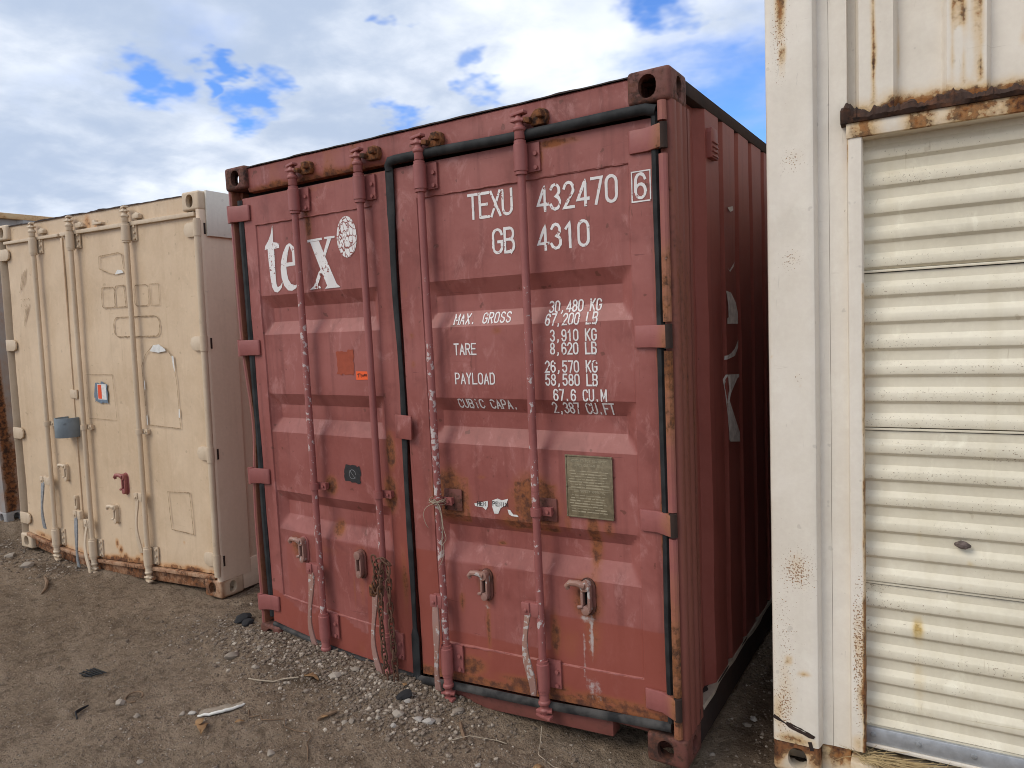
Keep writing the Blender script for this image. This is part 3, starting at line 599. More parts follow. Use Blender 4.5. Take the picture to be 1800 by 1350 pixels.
MB().tube(P, [.024 if p.z > 2.2 or p.z < .35 else .0150 + .0075 * max(0, (p.z - 1.9) / .3) + .002 * math.sin(p.z * 11) for p in P], 8, ry=.008).build('gasket', 'rubber', dR, deform=sag)
MB().tube(wav(gpath([(1.125, .012, .140), (1.16, .01, .136), (2.372, .010, .150)])), .019, 10, ry=.013).build('gasket', 'dusty', dR, deform=sag)
MB().tube(wav(gpath([(2.371, .022, 2.44), (2.370, .022, .17)]), .0015), .0145, 8, ry=.016).build('gasket', 'rubber', dR)
MB().tube(wav(gpath([(.075, .034, 2.42), (.073, .034, .16)]), .0015), .021, 8, ry=.016).build('gasket', 'rubber', dL)
MB().tube(gpath([(.10, .022, .140), (1.09, .022, .140)]), .0135, 8).build('gasket', 'dusty', dL, deform=sag)
# hinges
for z in (2.352, 1.648, .952, .243):
    hinge(dR, z, 2.268, 2.408, 'red_hw', 'darkrust', right=True)
    hinge(dL, z, .150, .016, 'red_hw', 'red_hw', right=False, y_pin=.008)
# locking gear
BARS = ((dL, .532), (dL, .966), (dR, 1.322), (dR, 1.829))
for k, (dd, x) in enumerate(BARS):
    locking_bar(dd, x, 'red_hw', zt=2.432, zb=.192 if k < 3 else .205, fk=((.19, 2.4), (.12, 1.5), (.25, 2.1), (.16, 2.3))[k])
    b = MB()   # cam keeper on the header: chunky cast jaw
    kx = x + .075; b.prism([(kx - .03, 2.478), (kx + .034, 2.478), (kx + .044, 2.50), (kx + .038, 2.532), (kx + .012, 2.542), (kx - .016, 2.534), (kx - .034, 2.512)], -.002, .026, 1)
    b.prism([(kx - .052, 2.492), (kx - .024, 2.486), (kx - .02, 2.508), (kx - .05, 2.512)], -.026, .018, 1); b.prism([(kx + .006, 2.5), (kx + .036, 2.5), (kx + .03, 2.53), (kx + .004, 2.53)], -.03, .0, 1)
    b.build('cam_keeper', 'rust', red, .005, seg=2)
handle(dL, .532, .535, .17, 'red_hw', 'red_hw', seed=1, sway=.014, bar_mat='worn'); handle(dL, .966, .505, .10, 'red_hw', 'rust', seed=2, sway=.018, bar_mat='worn')
handle(dR, 1.322, .515, .13, 'red_hw', 'red_hw', seed=0, sway=.008, dx=-.035, bar_mat='worn'); handle(dR, 1.829, .548, .20, 'red_hw', 'red_hw', seed=3, sway=.016, bar_mat='worn')
seal_catch(dL, .375, .60, 'worn', 'red_hw'); seal_catch(dL, .782, .595, 'worn', 'red_rust', hook=False); seal_catch(dR, 1.535, .60, 'worn', 'red_rust'); seal_catch(dR, 2.03, .615, 'worn', 'red_rust', sc=1.1)
# astragal plate over the seam, guide back plates
MB().prism([(1.083, 1.215), (1.178, 1.209), (1.182, 1.317), (1.086, 1.324)], -.002, .01, 1).build('seam_plate', 'red', dR, .003, rust=.12, rep=.1, deform=sag)
for x in (1.375, 1.855):
    MB().box(x - .05, x + .05, .026, .034, .905, 1.0).build('guide_plate', 'red_rust', dR, .004, deform=sag)
# weld beads along the panel edge
for dd, x0, x1 in ((dL, .19, .99), (dR, 1.27, 2.255)):
    for zz in (2.284, .316):
        b = MB(); b.tube([(x, .0325 + .001 * math.sin(x * 90), zz + .0012 * math.sin(x * 70)) for x in np.arange(x0, x1, .012)], .0042, 6); b.build('weld_bead', 'red', dd, deform=sag, rust=.1)
# --- lettering on the right-hand door
def letters(dd, surf, items, label, mat='letter'):
    for it in items:
        s_, x, z, h, adv, gw, wd = it[:7]
        if len(it) > 7: x = x - adv * (len(s_) - 1) - gw
        for wo in s_.split(' '):
            b = MB(); text(b, wo, x, z, h, adv, gw, wd, surf); tag(b.build('lettering', mat, dd, smooth=0, deform=sag), 'white serial prefix' if wo == 'TEXU' else 'white lettering ' + wo); x += adv * (len(wo) + 1)
SR = lambda x, z: SURF_R(x, z) - .0004
letters(dR, SR, [('TEXU', 1.536, 2.163, .097, .0565, .043, .0115)], '')
letters(dR, SR, [('432470', 1.872, 2.155, .094, .0595, .041, .0115)], 'white serial number 432470')
b = MB(); text(b, '6', 2.288, 2.152, .086, .05, .038, .0105, SR); ribbon(b, [(2.274, 2.140), (2.345, 2.140), (2.345, 2.247), (2.274, 2.247)], .0045, SR, .0016, closed=True, jit=.5); tag(b.build('lettering', 'letter', dR, smooth=0), 'white boxed check digit 6')
letters(dR, SR, [('GB', 1.652, 2.010, .095, .058, .043, .0115)], 'white letters GB')
letters(dR, SR, [('4310', 1.868, 2.004, .093, .0600, .041, .0115)], 'white number 4310')
hs, ga, gw_, wd_ = .043, .0262, .0178, .0062
letters(dR, SR, [('MAX. GROSS', 1.426, 1.724, .042, .0296, .0195, .006)], 'white words MAX. GROSS')
letters(dR, SR, [('TARE', 1.424, 1.592, .046, .0305, .021, .0062)], 'white word TARE')
letters(dR, SR, [('PAYLOAD', 1.422, 1.465, .045, .0303, .0205, .0062)], 'white word PAYLOAD')
letters(dR, SR, [('CUBIC CAPA.', 1.422, 1.358, .038, .0282, .0195, .006)], 'white words CUBIC CAPA.')
for s_, zz, xr in (('30,480 KG', 1.755, 2.118), ('67,200 LB', 1.704, 2.110), ('3,910 KG', 1.640, 2.106), ('8,620 LB', 1.588, 2.104), ('26,570 KG', 1.516, 2.104), ('58,580 LB', 1.463, 2.104), ('67.6 CU.M', 1.402, 2.138), ('2,387 CU.FT', 1.348, 2.164)):
    letters(dR, SR, [(s_, xr, zz, hs, ga * (.96 if len(s_) > 10 else 1), gw_, wd_, {'right': True})], 'white figures ' + s_)
# logo on the left-hand door
SL = lambda x, z: SURF_L(x, z) - .0004
T_ = [(0.305, 2.272), (0.305, 2.226), (0.302, 2.185), (0.347, 2.176), (0.344, 2.152), (0.305, 2.151), (0.304, 2.086), (0.303, 2.015), (0.306, 1.972), (0.315, 1.954), (0.335, 1.961), (0.354, 1.98), (0.346, 1.951), (0.328, 1.936), (0.312, 1.928), (0.289, 1.933), (0.272, 1.958), (0.264, 2.004), (0.257, 2.089), (0.255, 2.154), (0.233, 2.151), (0.24, 2.172), (0.265, 2.195), (0.288, 2.228)]
EO = [(0.500, 2.056), (0.497, 2.102), (0.480, 2.147), (0.445, 2.170), (0.414, 2.159), (0.382, 2.124), (0.36, 2.081), (0.354, 2.043), (0.358, 1.998), (0.378, 1.958), (0.408, 1.934), (0.441, 1.93), (0.475, 1.941), (0.498, 1.965), (0.470, 1.956), (0.437, 1.964), (0.416, 1.988), (0.406, 2.02), (0.404, 2.053)]
EI = [(0.409, 2.073), (0.462, 2.073), (0.462, 2.122), (0.442, 2.155), (0.424, 2.12)]
b = MB(); polyfill(b, T_, SL, .0012); tag(b.build('lettering', 'letter', dL, smooth=0), 'white serif letter t')
EO = [(.345 + (x - .354) * .86, z) for x, z in EO]; EI = [(.345 + (x - .354) * .86, z) for x, z in EI]
b = MB(); polyfill(b, EO, SL, .0012, [EI]); tag(b.build('lettering', 'letter', dL, smooth=0), 'white serif letter e')
b = MB()
for k, q in enumerate(([(0.572, 2.159), (0.634, 2.159), (0.741, 1.931), (0.673, 1.933)], [(0.694, 2.168), (0.721, 2.167), (0.667, 2.074), (0.655, 2.087)], [(0.619, 2.008), (0.636, 2.022), (0.641, 2.006), (0.6, 1.933), (0.572, 1.932)],
                       [(0.553, 2.171), (0.655, 2.173), (0.657, 2.162), (0.554, 2.159)], [(0.672, 2.174), (0.744, 2.173), (0.741, 2.163), (0.673, 2.164)], [(0.548, 1.927), (0.629, 1.930), (0.621, 1.941), (0.575, 1.942)], [(0.655, 1.926), (0.760, 1.927), (0.741, 1.941), (0.67, 1.939)])):
    polyfill(b, q, SL, .0012 + .0002 * k)
tag(b.build('lettering', 'letter', dL, smooth=0), 'white serif letter x')
b = MB(); polyfill(b, [(.822 + .066 * math.cos(a), 2.160 + .097 * math.sin(a)) for a in np.linspace(0, 2 * math.pi, 36, endpoint=False)], SL, .0012); tag(b.build('logo_disc', 'letter_crack', dL, smooth=0), 'crazed white oval after the letters')
# patches and stickers
def jag(x0, x1, z0, z1, n=26, j=.006, seed=1):
    rr = random.Random(seed); P = []
    for k in range(n):
        t = k / n * 4; s_ = int(t); u = t - s_
        p = [(x0 + (x1 - x0) * u, z0), (x1, z0 + (z1 - z0) * u), (x1 - (x1 - x0) * u, z1), (x0, z1 - (z1 - z0) * u)][s_]; P.append((p[0] + rr.uniform(-j, j), p[1] + rr.uniform(-j, j)))
    return P
def patch(dd, surf, polys, mat, name, label, off=.0016, d=sag, holes=()):
    b = MB()
    for k, q in enumerate(polys): polyfill(b, q, surf, off + .0002 * k, holes)
    return tag(b.build(name, mat, dd, smooth=0, deform=d), label)
patch(dL, SL, [jag(.700, .815, 1.505, 1.620, 30, .007, 3)], 'orange', 'paint_patch', 'orange red primer patch')
patch(dL, SL, [jag(.702, .812, .978, 1.058, 26, .006, 5)], 'blackpaint', 'paint_patch', 'black painted square')
b = MB(); ribbon(b, arc(.757, 1.018, .022, .022, 0, 330, 14), .002, SL, .0026); ribbon(b, [(.74, 1.035), (.775, 1.0)], .002, SL, .0028); b.build('scratch_mark', 'galv', dL, smooth=0, deform=sag)
patch(dL, SL, [[(.828, 1.478), (.905, 1.480), (.905, 1.519), (.829, 1.520)]], 'fluo', 'sticker', 'small fluorescent orange sticker')
b = MB()
for st in ([(.838, 1.506), (.856, 1.508)], [(.847, 1.508), (.845, 1.492)], [(.862, 1.492), (.860, 1.506), (.868, 1.500)], [(.872, 1.494), (.874, 1.506), (.879, 1.494), (.884, 1.506)], [(.886, 1.498), (.892, 1.506), (.893, 1.492), (.898, 1.505)]): ribbon(b, st, .0036, SL, .0026)
b.build('handwriting', 'ink', dL, smooth=0, deform=sag)
TORN = [[(1.487, .916), (1.559, .933), (1.557, .909), (1.546, .892), (1.53, .903), (1.49, .905)], [(1.582, .937), (1.61, .947), (1.63, .941), (1.664, .950), (1.657, .936), (1.65, .921), (1.623, .907), (1.609, .881), (1.589, .881), (1.579, .911)], [(1.658, .904), (1.671, .903), (1.686, .885), (1.705, .886), (1.712, .877), (1.679, .878), (1.664, .884)]]
UP = lambda P, d_=.028: [(x, z + d_) for x, z in P]   # undo the sag that is applied on build
patch(dR, SR, [UP(q) for q in TORN], 'whitechip', 'sticker', 'torn remains of a white warning sticker')
for tx, x, z in (('HEN', 1.504, .937), ('PENIN', 1.584, .943)): b = MB(); text(b, tx, x, z, .017, .016, .011, .0034, SR, .0024); b.build('sticker_print', 'ink', dR, smooth=0, deform=sag)
# data plate
def plate():
    x0, x1, z0, z1 = 1.952, 2.158, .935, 1.185; yp = .0275
    b = MB().box(x0, x1, yp, yp + .004, z0, z1); b.build('data_plate', 'brass', dR, .001, deform=sag)
    b = MB()
    for a, q in (((x0, x1), (z1 - .006, z1)), ((x0, x1), (z0, z0 + .006)), ((x0, x0 + .005), (z0 + .006, z1 - .006)), ((x1 - .005, x1), (z0 + .006, z1 - .006))): b.box(a[0], a[1], yp - .0025, yp + .001, q[0], q[1])
    for cx, cz in ((x0 + .004, z1 - .004), (x1 - .004, z1 - .004), (x0 + .004, z0 + .004), (x1 - .004, z0 + .004), (x0 + .004, (z0 + z1) / 2), (x1 - .004, (z0 + z1) / 2)): b.tube([(cx, yp, cz), (cx, yp - .005, cz)], .004, 8)
    b.build('plate_rim', 'brass', dR, .0008, deform=sag)
    fl = lambda x, z: np.full(np.shape(x), yp)
    b = MB(); cx = (x0 + x1) / 2
    text(b, 'APPROVED FOR TRANSPORT', x0 + .026, z1 - .026, .0085, .0072, .0052, .0016, fl, .0006, jit=0); text(b, 'UNDER CUSTOMS SEAL', x0 + .040, z1 - .044, .0085, .0072, .0052, .0016, fl, .0006, jit=0)
    text(b, 'CSC SAFETY APPROVAL', x0 + .036, z0 + .102, .0085, .0072, .0052, .0016, fl, .0006, jit=0)
    rr = random.Random(4); z = z1 - .064
    while z > z0 + .02:
        if abs(z - (z0 + .106)) > .012:
            x = x0 + .016 + rr.uniform(0, .01); end = x1 - .016 - rr.uniform(0, .03)
            while x < end:
                l = rr.uniform(.006, .024); ribbon(b, [(x, z), (min(x + l, end), z)], rr.choice((.0022, .0036, .005)), fl, .0006, jit=.6); x += l + rr.uniform(.003, .008)
        z -= .0108
    for zz in (z1 - .105, z1 - .14, z0 + .118): ribbon(b, [(x0 + .01, zz), (x1 - .01, zz)], .0012, fl, .0009)
    b.build('plate_lettering', 'platetext', dR, smooth=0, deform=sag)
plate()
# side lettering and vent
SW = {'se': [(0.695, 1.815), (0.78, 1.807), (0.866, 1.764), (0.905, 1.715), (0.905, 1.667), (0.702, 1.672), (0.704, 1.696), (0.728, 1.7), (0.725, 1.755), (0.701, 1.801)], 'sh': [(0.683, 1.533), (0.762, 1.541), (0.834, 1.558), (0.903, 1.594), (0.897, 1.56), (0.832, 1.525), (0.681, 1.516)],
      'st': [(0.729, 1.914), (0.762, 1.904), (0.86, 1.945), (0.841, 1.924), (0.769, 1.897)], 'sd': [(0.747, 2.174), (0.841, 2.188), (0.85, 2.171), (0.794, 2.158)], 'sx': [(0.672, 1.431), (0.687, 1.451), (0.909, 1.437), (0.905, 1.424), (0.872, 1.42), (0.739, 1.361), (0.716, 1.335), (0.905, 1.164), (0.905, 1.124), (0.718, 1.151), (0.701, 1.162), (0.692, 1.281), (0.682, 1.376)]}
def side_depth(y):   # mirrors corrugated_side
    t = (y - .365) % .25
    return .036 * (1 - t / .046) if t < .046 else (0. if t < .228 else .036 * min(1, (t - .228) / .017))
sw = [o for o in red.children if o.name.startswith('side_wall')][0]
for k, q in SW.items():
    b = MB(); polyfill(b, [(.645 + (y - .68) * .86, z) for y, z in q], lambda y, z: 0., 0., refine=.012)
    b.v = [(W - .006 - side_depth(x) + .0035, x, z) for x, y, z in b.v]; b.build('lettering', plain('side_letter_' + k, (.72, .69, .66), .6, .3, 30.), sw, smooth=0)
b = MB(); b.prism([(.425, 2.34), (.425, 2.44), (.44, 2.46), (.505, 2.46), (.52, 2.44), (.52, 2.34)], W - .045, W + .014, 0)
for k in range(4): b.box(W - .03, W + .020, .435, .51, 2.345 + k * .018, 2.352 + k * .018)
b.build('vent_cover', 'red_side', red, .003)
# rusty chain hung on the second locking bar
chain = empty('rusty_chain', 'rusty steel chain looped over a locking bar of the red doors', 'chain')
def chain_path():
    zt = .665; P = [(1.018, -.045, .02 + .005 * i) for i in range(0)]
    a = [(1.035 + .004 * math.sin(z * 9), -.040 - .01 * math.sin(z * 4), z) for z in np.arange(.045, .64, .02)]
    top = [(1.026, -.042, .655), (1.008, -.046, .668), (.985, -.048, .662)]
    c = [(.995 - .012 * math.sin((.64 - z) * 7), -.052 - .012 * math.sin(z * 5), z) for z in np.arange(.64, .10, -.02)]
    return a + top + c
def chain_link():
    b = MB(); L_, w_, r = .013, .0095, .0036; pts = arc(0, L_, w_, w_, 0, 180, 5) + arc(0, -L_, w_, w_, 180, 360, 5); n = len(pts); V = []; F = []
    for i, (a, c) in enumerate(pts):
        nx_, nz_ = a, c - math.copysign(L_, c) if abs(c) > L_ else 0; l = math.hypot(nx_, nz_) or 1
        for j in range(5): an = 2 * math.pi * j / 5; V.append((a + nx_ / l * r * math.cos(an), r * math.sin(an), c + nz_ / l * r * math.cos(an)))
    for i in range(n):
        for j in range(5): F.append((i * 5 + j, i * 5 + (j + 1) % 5, ((i + 1) % n) * 5 + (j + 1) % 5, ((i + 1) % n) * 5 + j))
    return b.add(V, F)
lk = None; CP = [Vector(p) for p in chain_path()]; acc = 0.; prev = CP[0]; pos = [(CP[0], (CP[1] - CP[0]).normalized())]
for p in CP[1:]:
    while (p - prev).length + acc >= .0345:
        t = (p - prev).normalized(); prev = prev + t * (.0345 - acc); acc = 0.; pos.append((prev.copy(), t))
    acc += (p - prev).length; prev = p
extra = [(Vector((.945 + .01 * math.sin(k), -.045, .655 - .03 * k)), Vector((.25, 0, -1)).normalized()) for k in range(5)]
for k, (p, t) in enumerate(pos + extra):
    if lk is None: lk = chain_link().build('link', 'chain', chain); o = lk
    else: o = lk.copy(); COL.objects.link(o); o.parent = chain
    q = t.to_track_quat('Z', 'Y').to_matrix().to_4x4() @ Matrix.Rotation((k % 2) * math.pi / 2 + random.uniform(-.4, .4), 4, 'Z'); o.matrix_local = Matrix.Translation(p + Vector((0, -.004, float(sagz(p.x, p.z))))) @ q @ Matrix.Scale(1.28, 4)
# twine wound round a locking bar
b = MB(); rr = random.Random(3); zc = .955 + float(sagz(1.32, .955))
for k in range(7):
    ph = rr.uniform(0, 6.28); tl = rr.uniform(-.4, .4); r0 = rr.uniform(.026, .040)
    b.tube([(1.322 + r0 * math.cos(a + ph), -.014 + r0 * 1.0 * math.sin(a + ph), zc + tl * r0 * math.cos(a) + rr.uniform(-.003, .003)) for a in np.linspace(0, 5.6, 14)], .0014, 5)
for x1, z1, bow in ((.035, -.26, .05), (.05, -.14, .05), (.02, -.3, .075), (-.03, -.11, -.03), (.04, -.2, .085)):
    pts = [(1.322 + x1 * t + bow * math.sin(t * 3.1) * (.7 + .3 * math.sin(t * 5 + bow * 30)), -.052 - .012 * math.sin(t * 4 + z1 * 9), zc + z1 * t + .012 * math.sin(t * 6 + bow * 20)) for t in np.linspace(0, 1, 16)]
    b.tube(pts, .0012, 5)
tag(b.build('twine', 'twine', None), 'loose tangle of pale twine wound round a locking bar', 'twine')
# ================================================================== TAN CONTAINER
Rc = ((.9995, -.0268, .0158), (.0265, .9995, .0159), (-.0162, -.0154, .9997)); Oc = (-3.1588, .2094, .0647)
MW = Matrix([list(Rc[i]) + [Oc[i]] for i in range(3)] + [[0, 0, 0, 1]]) @ Matrix.Translation((-.03 * W, 0, 0)) @ Matrix.Scale(1.03, 4, (1, 0, 0))
tan = empty('shipping_container', 'tan painted container with smooth doors and a grey lock box', 'container', MW)
castings(tan, {'d': 'tan_hw'}, rust=lambda c: .45 * ((c[:, 2] < .3) & (c[:, 0] > 2)) * (c[:, 1] < .05) + .05)
shell(tan, 'tan', 'tan_side', roofmat='darkrust', corr=False, rail='tan_side')
MB().prism([(2.392, .03), (2.40, .006), (2.425, .002), (2.436, .012), (2.437, .03), (2.437, .235), (2.392, .235)], CH - .004, H - CH + .004, 2, 30).build('corner_post', 'tan_side', tan, smooth=60, rust=lambda c: .1 * (c[:, 2] < .3))
MB().prism([(.001, .03), (.004, .012), (.014, .008), (.02, .016), (.022, .09), (.06, .095), (.06, .2), (.001, .2)], CH - .004, H - CH + .004, 2, 30).build('corner_post', 'tan_hw', tan, smooth=60, rust=.06)
V = []; F = []; xs = np.linspace(.15, W - .15, 160); zs = [2.455, 2.47, 2.5, 2.53, 2.56, 2.578]
for x in xs:
    for z in zs: V.append((x, .03 + .004 * (fbm(x * 4, z * 4 + 3, 2) - .5), z))
n = len(zs); F = [(i * n + j, i * n + j + 1, (i + 1) * n + j + 1, (i + 1) * n + j) for i in range(len(xs) - 1) for j in range(n - 1)]
MB().add(V, F).build('top_header', 'tan', tan, rust=lambda c: blobs(c, [(1.2, 2.52, .06, .08, .55), (1.3, 2.48, .03, .05, .5), (2.1, 2.5, .02, .1, .3), (.5, 2.5, .04, .1, .25)]))
MB().box(.15, W - .15, .06, .14, 2.455, 2.574).build('header_beam', 'darkrust', tan)
V = []; xs = np.linspace(.155, W - .155, 200)
for x in xs:
    j = .014 * (fbm(x * 8 + 3, 2, 3) - .45); V += [(x, .022 - j * .5, 2.575 + min(j, 0) * .3), (x, .026 - j, 2.583 + j), (x, .11, 2.586)]
MB().add(V, [q for i in range(len(xs) - 1) for q in ((3 * i, 3 * i + 1, 3 * i + 4, 3 * i + 3), (3 * i + 1, 3 * i + 2, 3 * i + 5, 3 * i + 4))]).build('roof_edge', 'darkrust', tan)
MB().box(.16, W - .16, .03, .1, .04, .142, 30).build('bottom_sill', 'tan_hw', tan, .004, deform=sag, rust=.58)
MB().box(.08, W - .08, .082, .12, .12, 2.46).build('door_void', 'gap', tan)
def rust_T(c):
    x, z = c[:, 0], c[:, 2]; e = .95 * np.exp(-((z - .15) / .038) ** 2) * (fbm(x * 7, z * 2, 3) * 1.35)
    v = blobs(c, [(1.29, .265, .028, .04, .75), (1.33, .22, .035, .04, .75), (1.38, .17, .05, .04, .8), (1.62, .265, .028, .04, .75), (1.58, .22, .035, .04, .75), (1.53, .17, .05, .04, .8), (2.05, .33, .015, .02, .6), (.3, .17, .2, .03, .55), (.85, 2.36, .03, .10, .28), (.62, 2.44, .2, .008, .55), (1.33, 1.19, .04, .06, .10)])
    return np.maximum(e, v)
def flat_door(x0, x1, root, label):
    xs = np.linspace(x0, x1, int((x1 - x0) / .014)); zs = np.linspace(.148, 2.448, 150); gx, gz = np.meshgrid(xs, zs, indexing='ij')
    gy = .03 + .005 * (fbm(gx * 2.2 + 5, gz * 1.9, 3) - .5) * 2 + .010 * np.exp(-((gz - .15) / .03) ** 2) * (fbm(gx * 9, gz, 2) - .6)
    nx, nz = gx.shape; idx = np.arange(nx * nz).reshape(nx, nz); V = np.stack([gx, gy, gz], -1).reshape(-1, 3).tolist(); F = np.stack([idx[:-1, :-1], idx[1:, :-1], idx[1:, 1:], idx[:-1, 1:]], -1).reshape(-1, 4).tolist()
    ring = list(idx[:, 0]) + list(idx[-1, 1:]) + list(idx[-2::-1, -1]) + list(idx[0, -2:0:-1]); o = len(V); V += [(V[i][0], .076, V[i][2]) for i in ring]; m = len(ring)
    F += [(int(ring[k]), int(o + k), int(o + (k + 1) % m), int(ring[(k + 1) % m])) for k in range(m)]
    return tag(MB().add(V, F).build('door', 'tan', root, smooth=30, deform=sag, rust=rust_T), label)
tL = flat_door(.085, .872, tan, 'narrow tan door with a hanging handle'); tR = flat_door(.878, 2.385, tan, 'wide tan door with old sticker outlines')
b = MB(); b.box(.09, .86, .006, .028, 2.44, 2.462, 20); b.build('drip_strip', 'tan_hw', tL, .002, rust=.12); b = MB(); b.box(.885, 2.38, .006, .028, 2.44, 2.466, 20); b.build('drip_strip', 'tan_hw', tR, .002)
b = MB(); b.box(.862, .885, .020, .031, .18, 2.43, 40, 2); b.build('seam_strip', 'tan', tR, .002, deform=sag)
b = MB(); b.box(.10, 2.38, -.002, .026, .122, .146, 60); b.build('threshold', 'tan_hw', tan, .002, deform=sag, rust=.5)
for dd, x, k in ((tL, .555, 0), (tR, 1.05, 1), (tR, 1.708, 2)):
    locking_bar(dd, x, 'tan_hw', zt=2.462, zb=.15, bolts=3, zmid=1.055)
    kx = x + .09; MB().prism([(kx - .03, 2.478), (kx + .034, 2.480), (kx + .038, 2.505), (kx + .01, 2.52), (kx - .034, 2.505)], -.002, .03, 1).build('cam_keeper', 'tan_hw', tan, .004)
for kx in (1.14, 1.36): MB().prism([(kx - .05, 2.482), (kx + .05, 2.482), (kx + .05, 2.496), (kx - .02, 2.498), (kx - .03, 2.515), (kx - .05, 2.512)], .002, .032, 1).build('cam_keeper', 'tan_hw', tan, .002)
MB().tube([(W - .02, -.004, z) for z in np.linspace(.15, 2.42, 40)], .02, 12).build('edge_tube', 'tan_hw', tan)
for z in (2.36, 1.648, .942, .245):
    b = MB().prism([(2.26, z), (2.275, z + .035), (2.30, z + .045), (2.41, z + .045), (2.41, z - .045), (2.30, z - .045), (2.275, z - .035)], .014, .027, 1); b.build('hinge', 'tan_hw', tR, .003)
    MB().tube([(W - .02, -.004, z - .048), (W - .02, -.004, z + .048)], .0235, 12).build('hinge_pin', 'tan_hw', tR); MB().box(W - .002, W + .002, .028, .040, z - .034, z + .034).build('hinge_slot', 'darkrust', tR)
    b = MB().prism([(.0, z + .045), (.11, z + .045), (.14, z + .03), (.148, z), (.14, z - .03), (.11, z - .045), (.0, z - .045)], .008, .022, 1); b.build('hinge', 'tan_hw', tL, .003)
handle(tL, .555, .625, .27, 'tan_hw', 'tan_hw', seed=1, sway=.008, dx=-.09, bar_mat='galv'); handle(tR, 1.708, .615, .245, 'tan_hw', 'tan_hw', seed=2, dx=-.05); handle(tR, 1.05, .385, .03, 'tan_hw', 'tan_hw', seed=3, sway=.02, dx=-.03)
handle(tL, .94, .43, .06, 'tan_hw', 'tan_hw', seed=0, sway=.008, dx=-.05, bar_mat='galv')
seal_catch(tL, .72, .70, 'tan_hw', 'tan'); seal_catch(tR, 1.45, .68, 'red_hw', 'red_hw', sc=1.1); seal_catch(tR, 1.32, .465, 'tan_hw', 'tan'); seal_catch(tL, .83, .50, 'tan_hw', 'tan', hook=False, sc=.8)
b = MB(); PRO = [(.850 + .076 * math.cos(a), -.02 - .085 * math.sin(a)) for a in np.linspace(0, math.pi, 14)]; inn = [(.850 + .068 * math.cos(a), -.02 - .077 * math.sin(a)) for a in np.linspace(math.pi, 0, 14)]
b.prism([(.926, .028)] + PRO + [(.774, .028)] + [(.782, .028)] + inn + [(.918, .028)], .965, 1.11, 2); b.build('lock_box', 'greybox', tR, .0015)
MB().box(.784, .916, -.08, .02, 1.070, 1.074).build('lock_box_plate', 'greybox', tR)
MB().box(.85, .94, .014, .026, 1.25, 1.315).build('seam_plate', 'tan_hw', tR, .003)
fl = lambda x, z: np.full(np.shape(x), .0225) if np.ndim(x) else .0225
def outl(pts, closed=True, wd=.006, d=tR):
    b = MB(); ribbon(b, pts, wd, fl, .0, closed=closed, jit=1.1); b.build('sticker_outline', 'outline', d, smooth=0, deform=sag)
def rr_(x0, x1, z0, z1, r=.03): return arc(x1 - r, z1 - r, r, r, 0, 90, 4) + arc(x0 + r, z1 - r, r, r, 90, 180, 4) + arc(x0 + r, z0 + r, r, r, 180, 270, 4) + arc(x1 - r, z0 + r, r, r, 270, 360, 4)
dx = .01
outl([(1.60, 2.165), (1.59, 2.26), (1.55, 2.275), (1.325, 2.265), (1.318, 2.18), (1.42, 2.145), (1.50, 2.13)], False); outl(rr_(1.325, 1.475, 1.905, 2.045, .02)); outl([(1.478, 2.02), (1.50, 2.05), (1.59, 2.052), (1.60, 1.905), (1.478, 1.905)]); outl(rr_(1.70, 1.855, 1.905, 2.045, .03), wd=.005); outl([(1.875, 1.905), (1.965, 1.905), (1.965, 2.045), (1.875, 2.045)], wd=.003)
outl(rr_(1.445, 1.95, 1.70, 1.835, .05), wd=.007); outl([(1.75, 1.10), (1.73, 1.50), (1.78, 1.58), (1.86, 1.635), (2.0, 1.62), (2.06, 1.56), (2.09, 1.4), (2.10, 1.09)], wd=.005); outl([(1.06, 1.115), (1.405, 1.115), (1.385, 1.435), (1.06, 1.43)], wd=.003); outl([(1.94, .41), (2.165, .395), (2.15, .67), (1.92, .66)], wd=.005)
patch(tR, fl, [[(1.83, 1.60), (1.87, 1.64), (1.93, 1.645), (1.99, 1.615), (2.0, 1.60), (1.92, 1.59)], [(2.055, 1.57), (2.075, 1.565), (2.08, 1.46), (2.065, 1.50)]], 'whitechip', 'sticker', 'white rest of a peeled sticker', .001)
patch(tR, fl, [[(1.50, 2.13), (1.53, 2.16), (1.58, 2.155), (1.60, 2.135)], [(2.095, 1.22), (2.105, 1.22), (2.105, 1.16), (2.09, 1.165)], [(1.745, 1.4), (1.755, 1.4), (1.755, 1.34), (1.745, 1.34)], [(1.748, 1.16), (1.758, 1.17), (1.76, 1.1), (1.75, 1.1)]], 'whitechip', 'sticker', 'small white sticker scraps', .001)
patch(tR, fl, [jag(1.16, 1.315, 1.235, 1.375, 28, .012, 9)], 'blue', 'paint_patch', 'blue grey sprayed square', .0008)
patch(tR, fl, [[(1.195, 1.255), (1.30, 1.255), (1.30, 1.365), (1.195, 1.365)]], 'whitechip', 'sticker', 'white square of the small emblem', .0014); patch(tR, fl, [[(1.20, 1.26), (1.245, 1.26), (1.245, 1.36), (1.20, 1.36)]], 'd_orange', 'sticker', 'orange half of the small emblem', .002)
patch(tR, fl, [[(1.25, 1.263)] + arc(1.25, 1.31, .04, .047, -90, 90, 8)], 'blue', 'sticker', 'blue half of the small emblem', .002)
b = MB()
for k in range(4): ribbon(b, [(.245 + .028 * k, 2.06 + .02 * k), (.30 + .022 * k, 2.20 + .012 * k)], .006, fl, 0.); ribbon(b, [(.27 + .02 * k, 1.80 + .03 * k), (.31 + .02 * k, 1.93 + .01 * k)], .005, fl, 0.)
rg_ = random.Random(8)
for zz in (1.955, 2.0):
    for k in range(4): x = .25 + .036 * k; ribbon(b, [(x + rg_.uniform(0, .024), zz + rg_.uniform(-.012, .014)) for _ in range(3)], .004, fl, 0.)
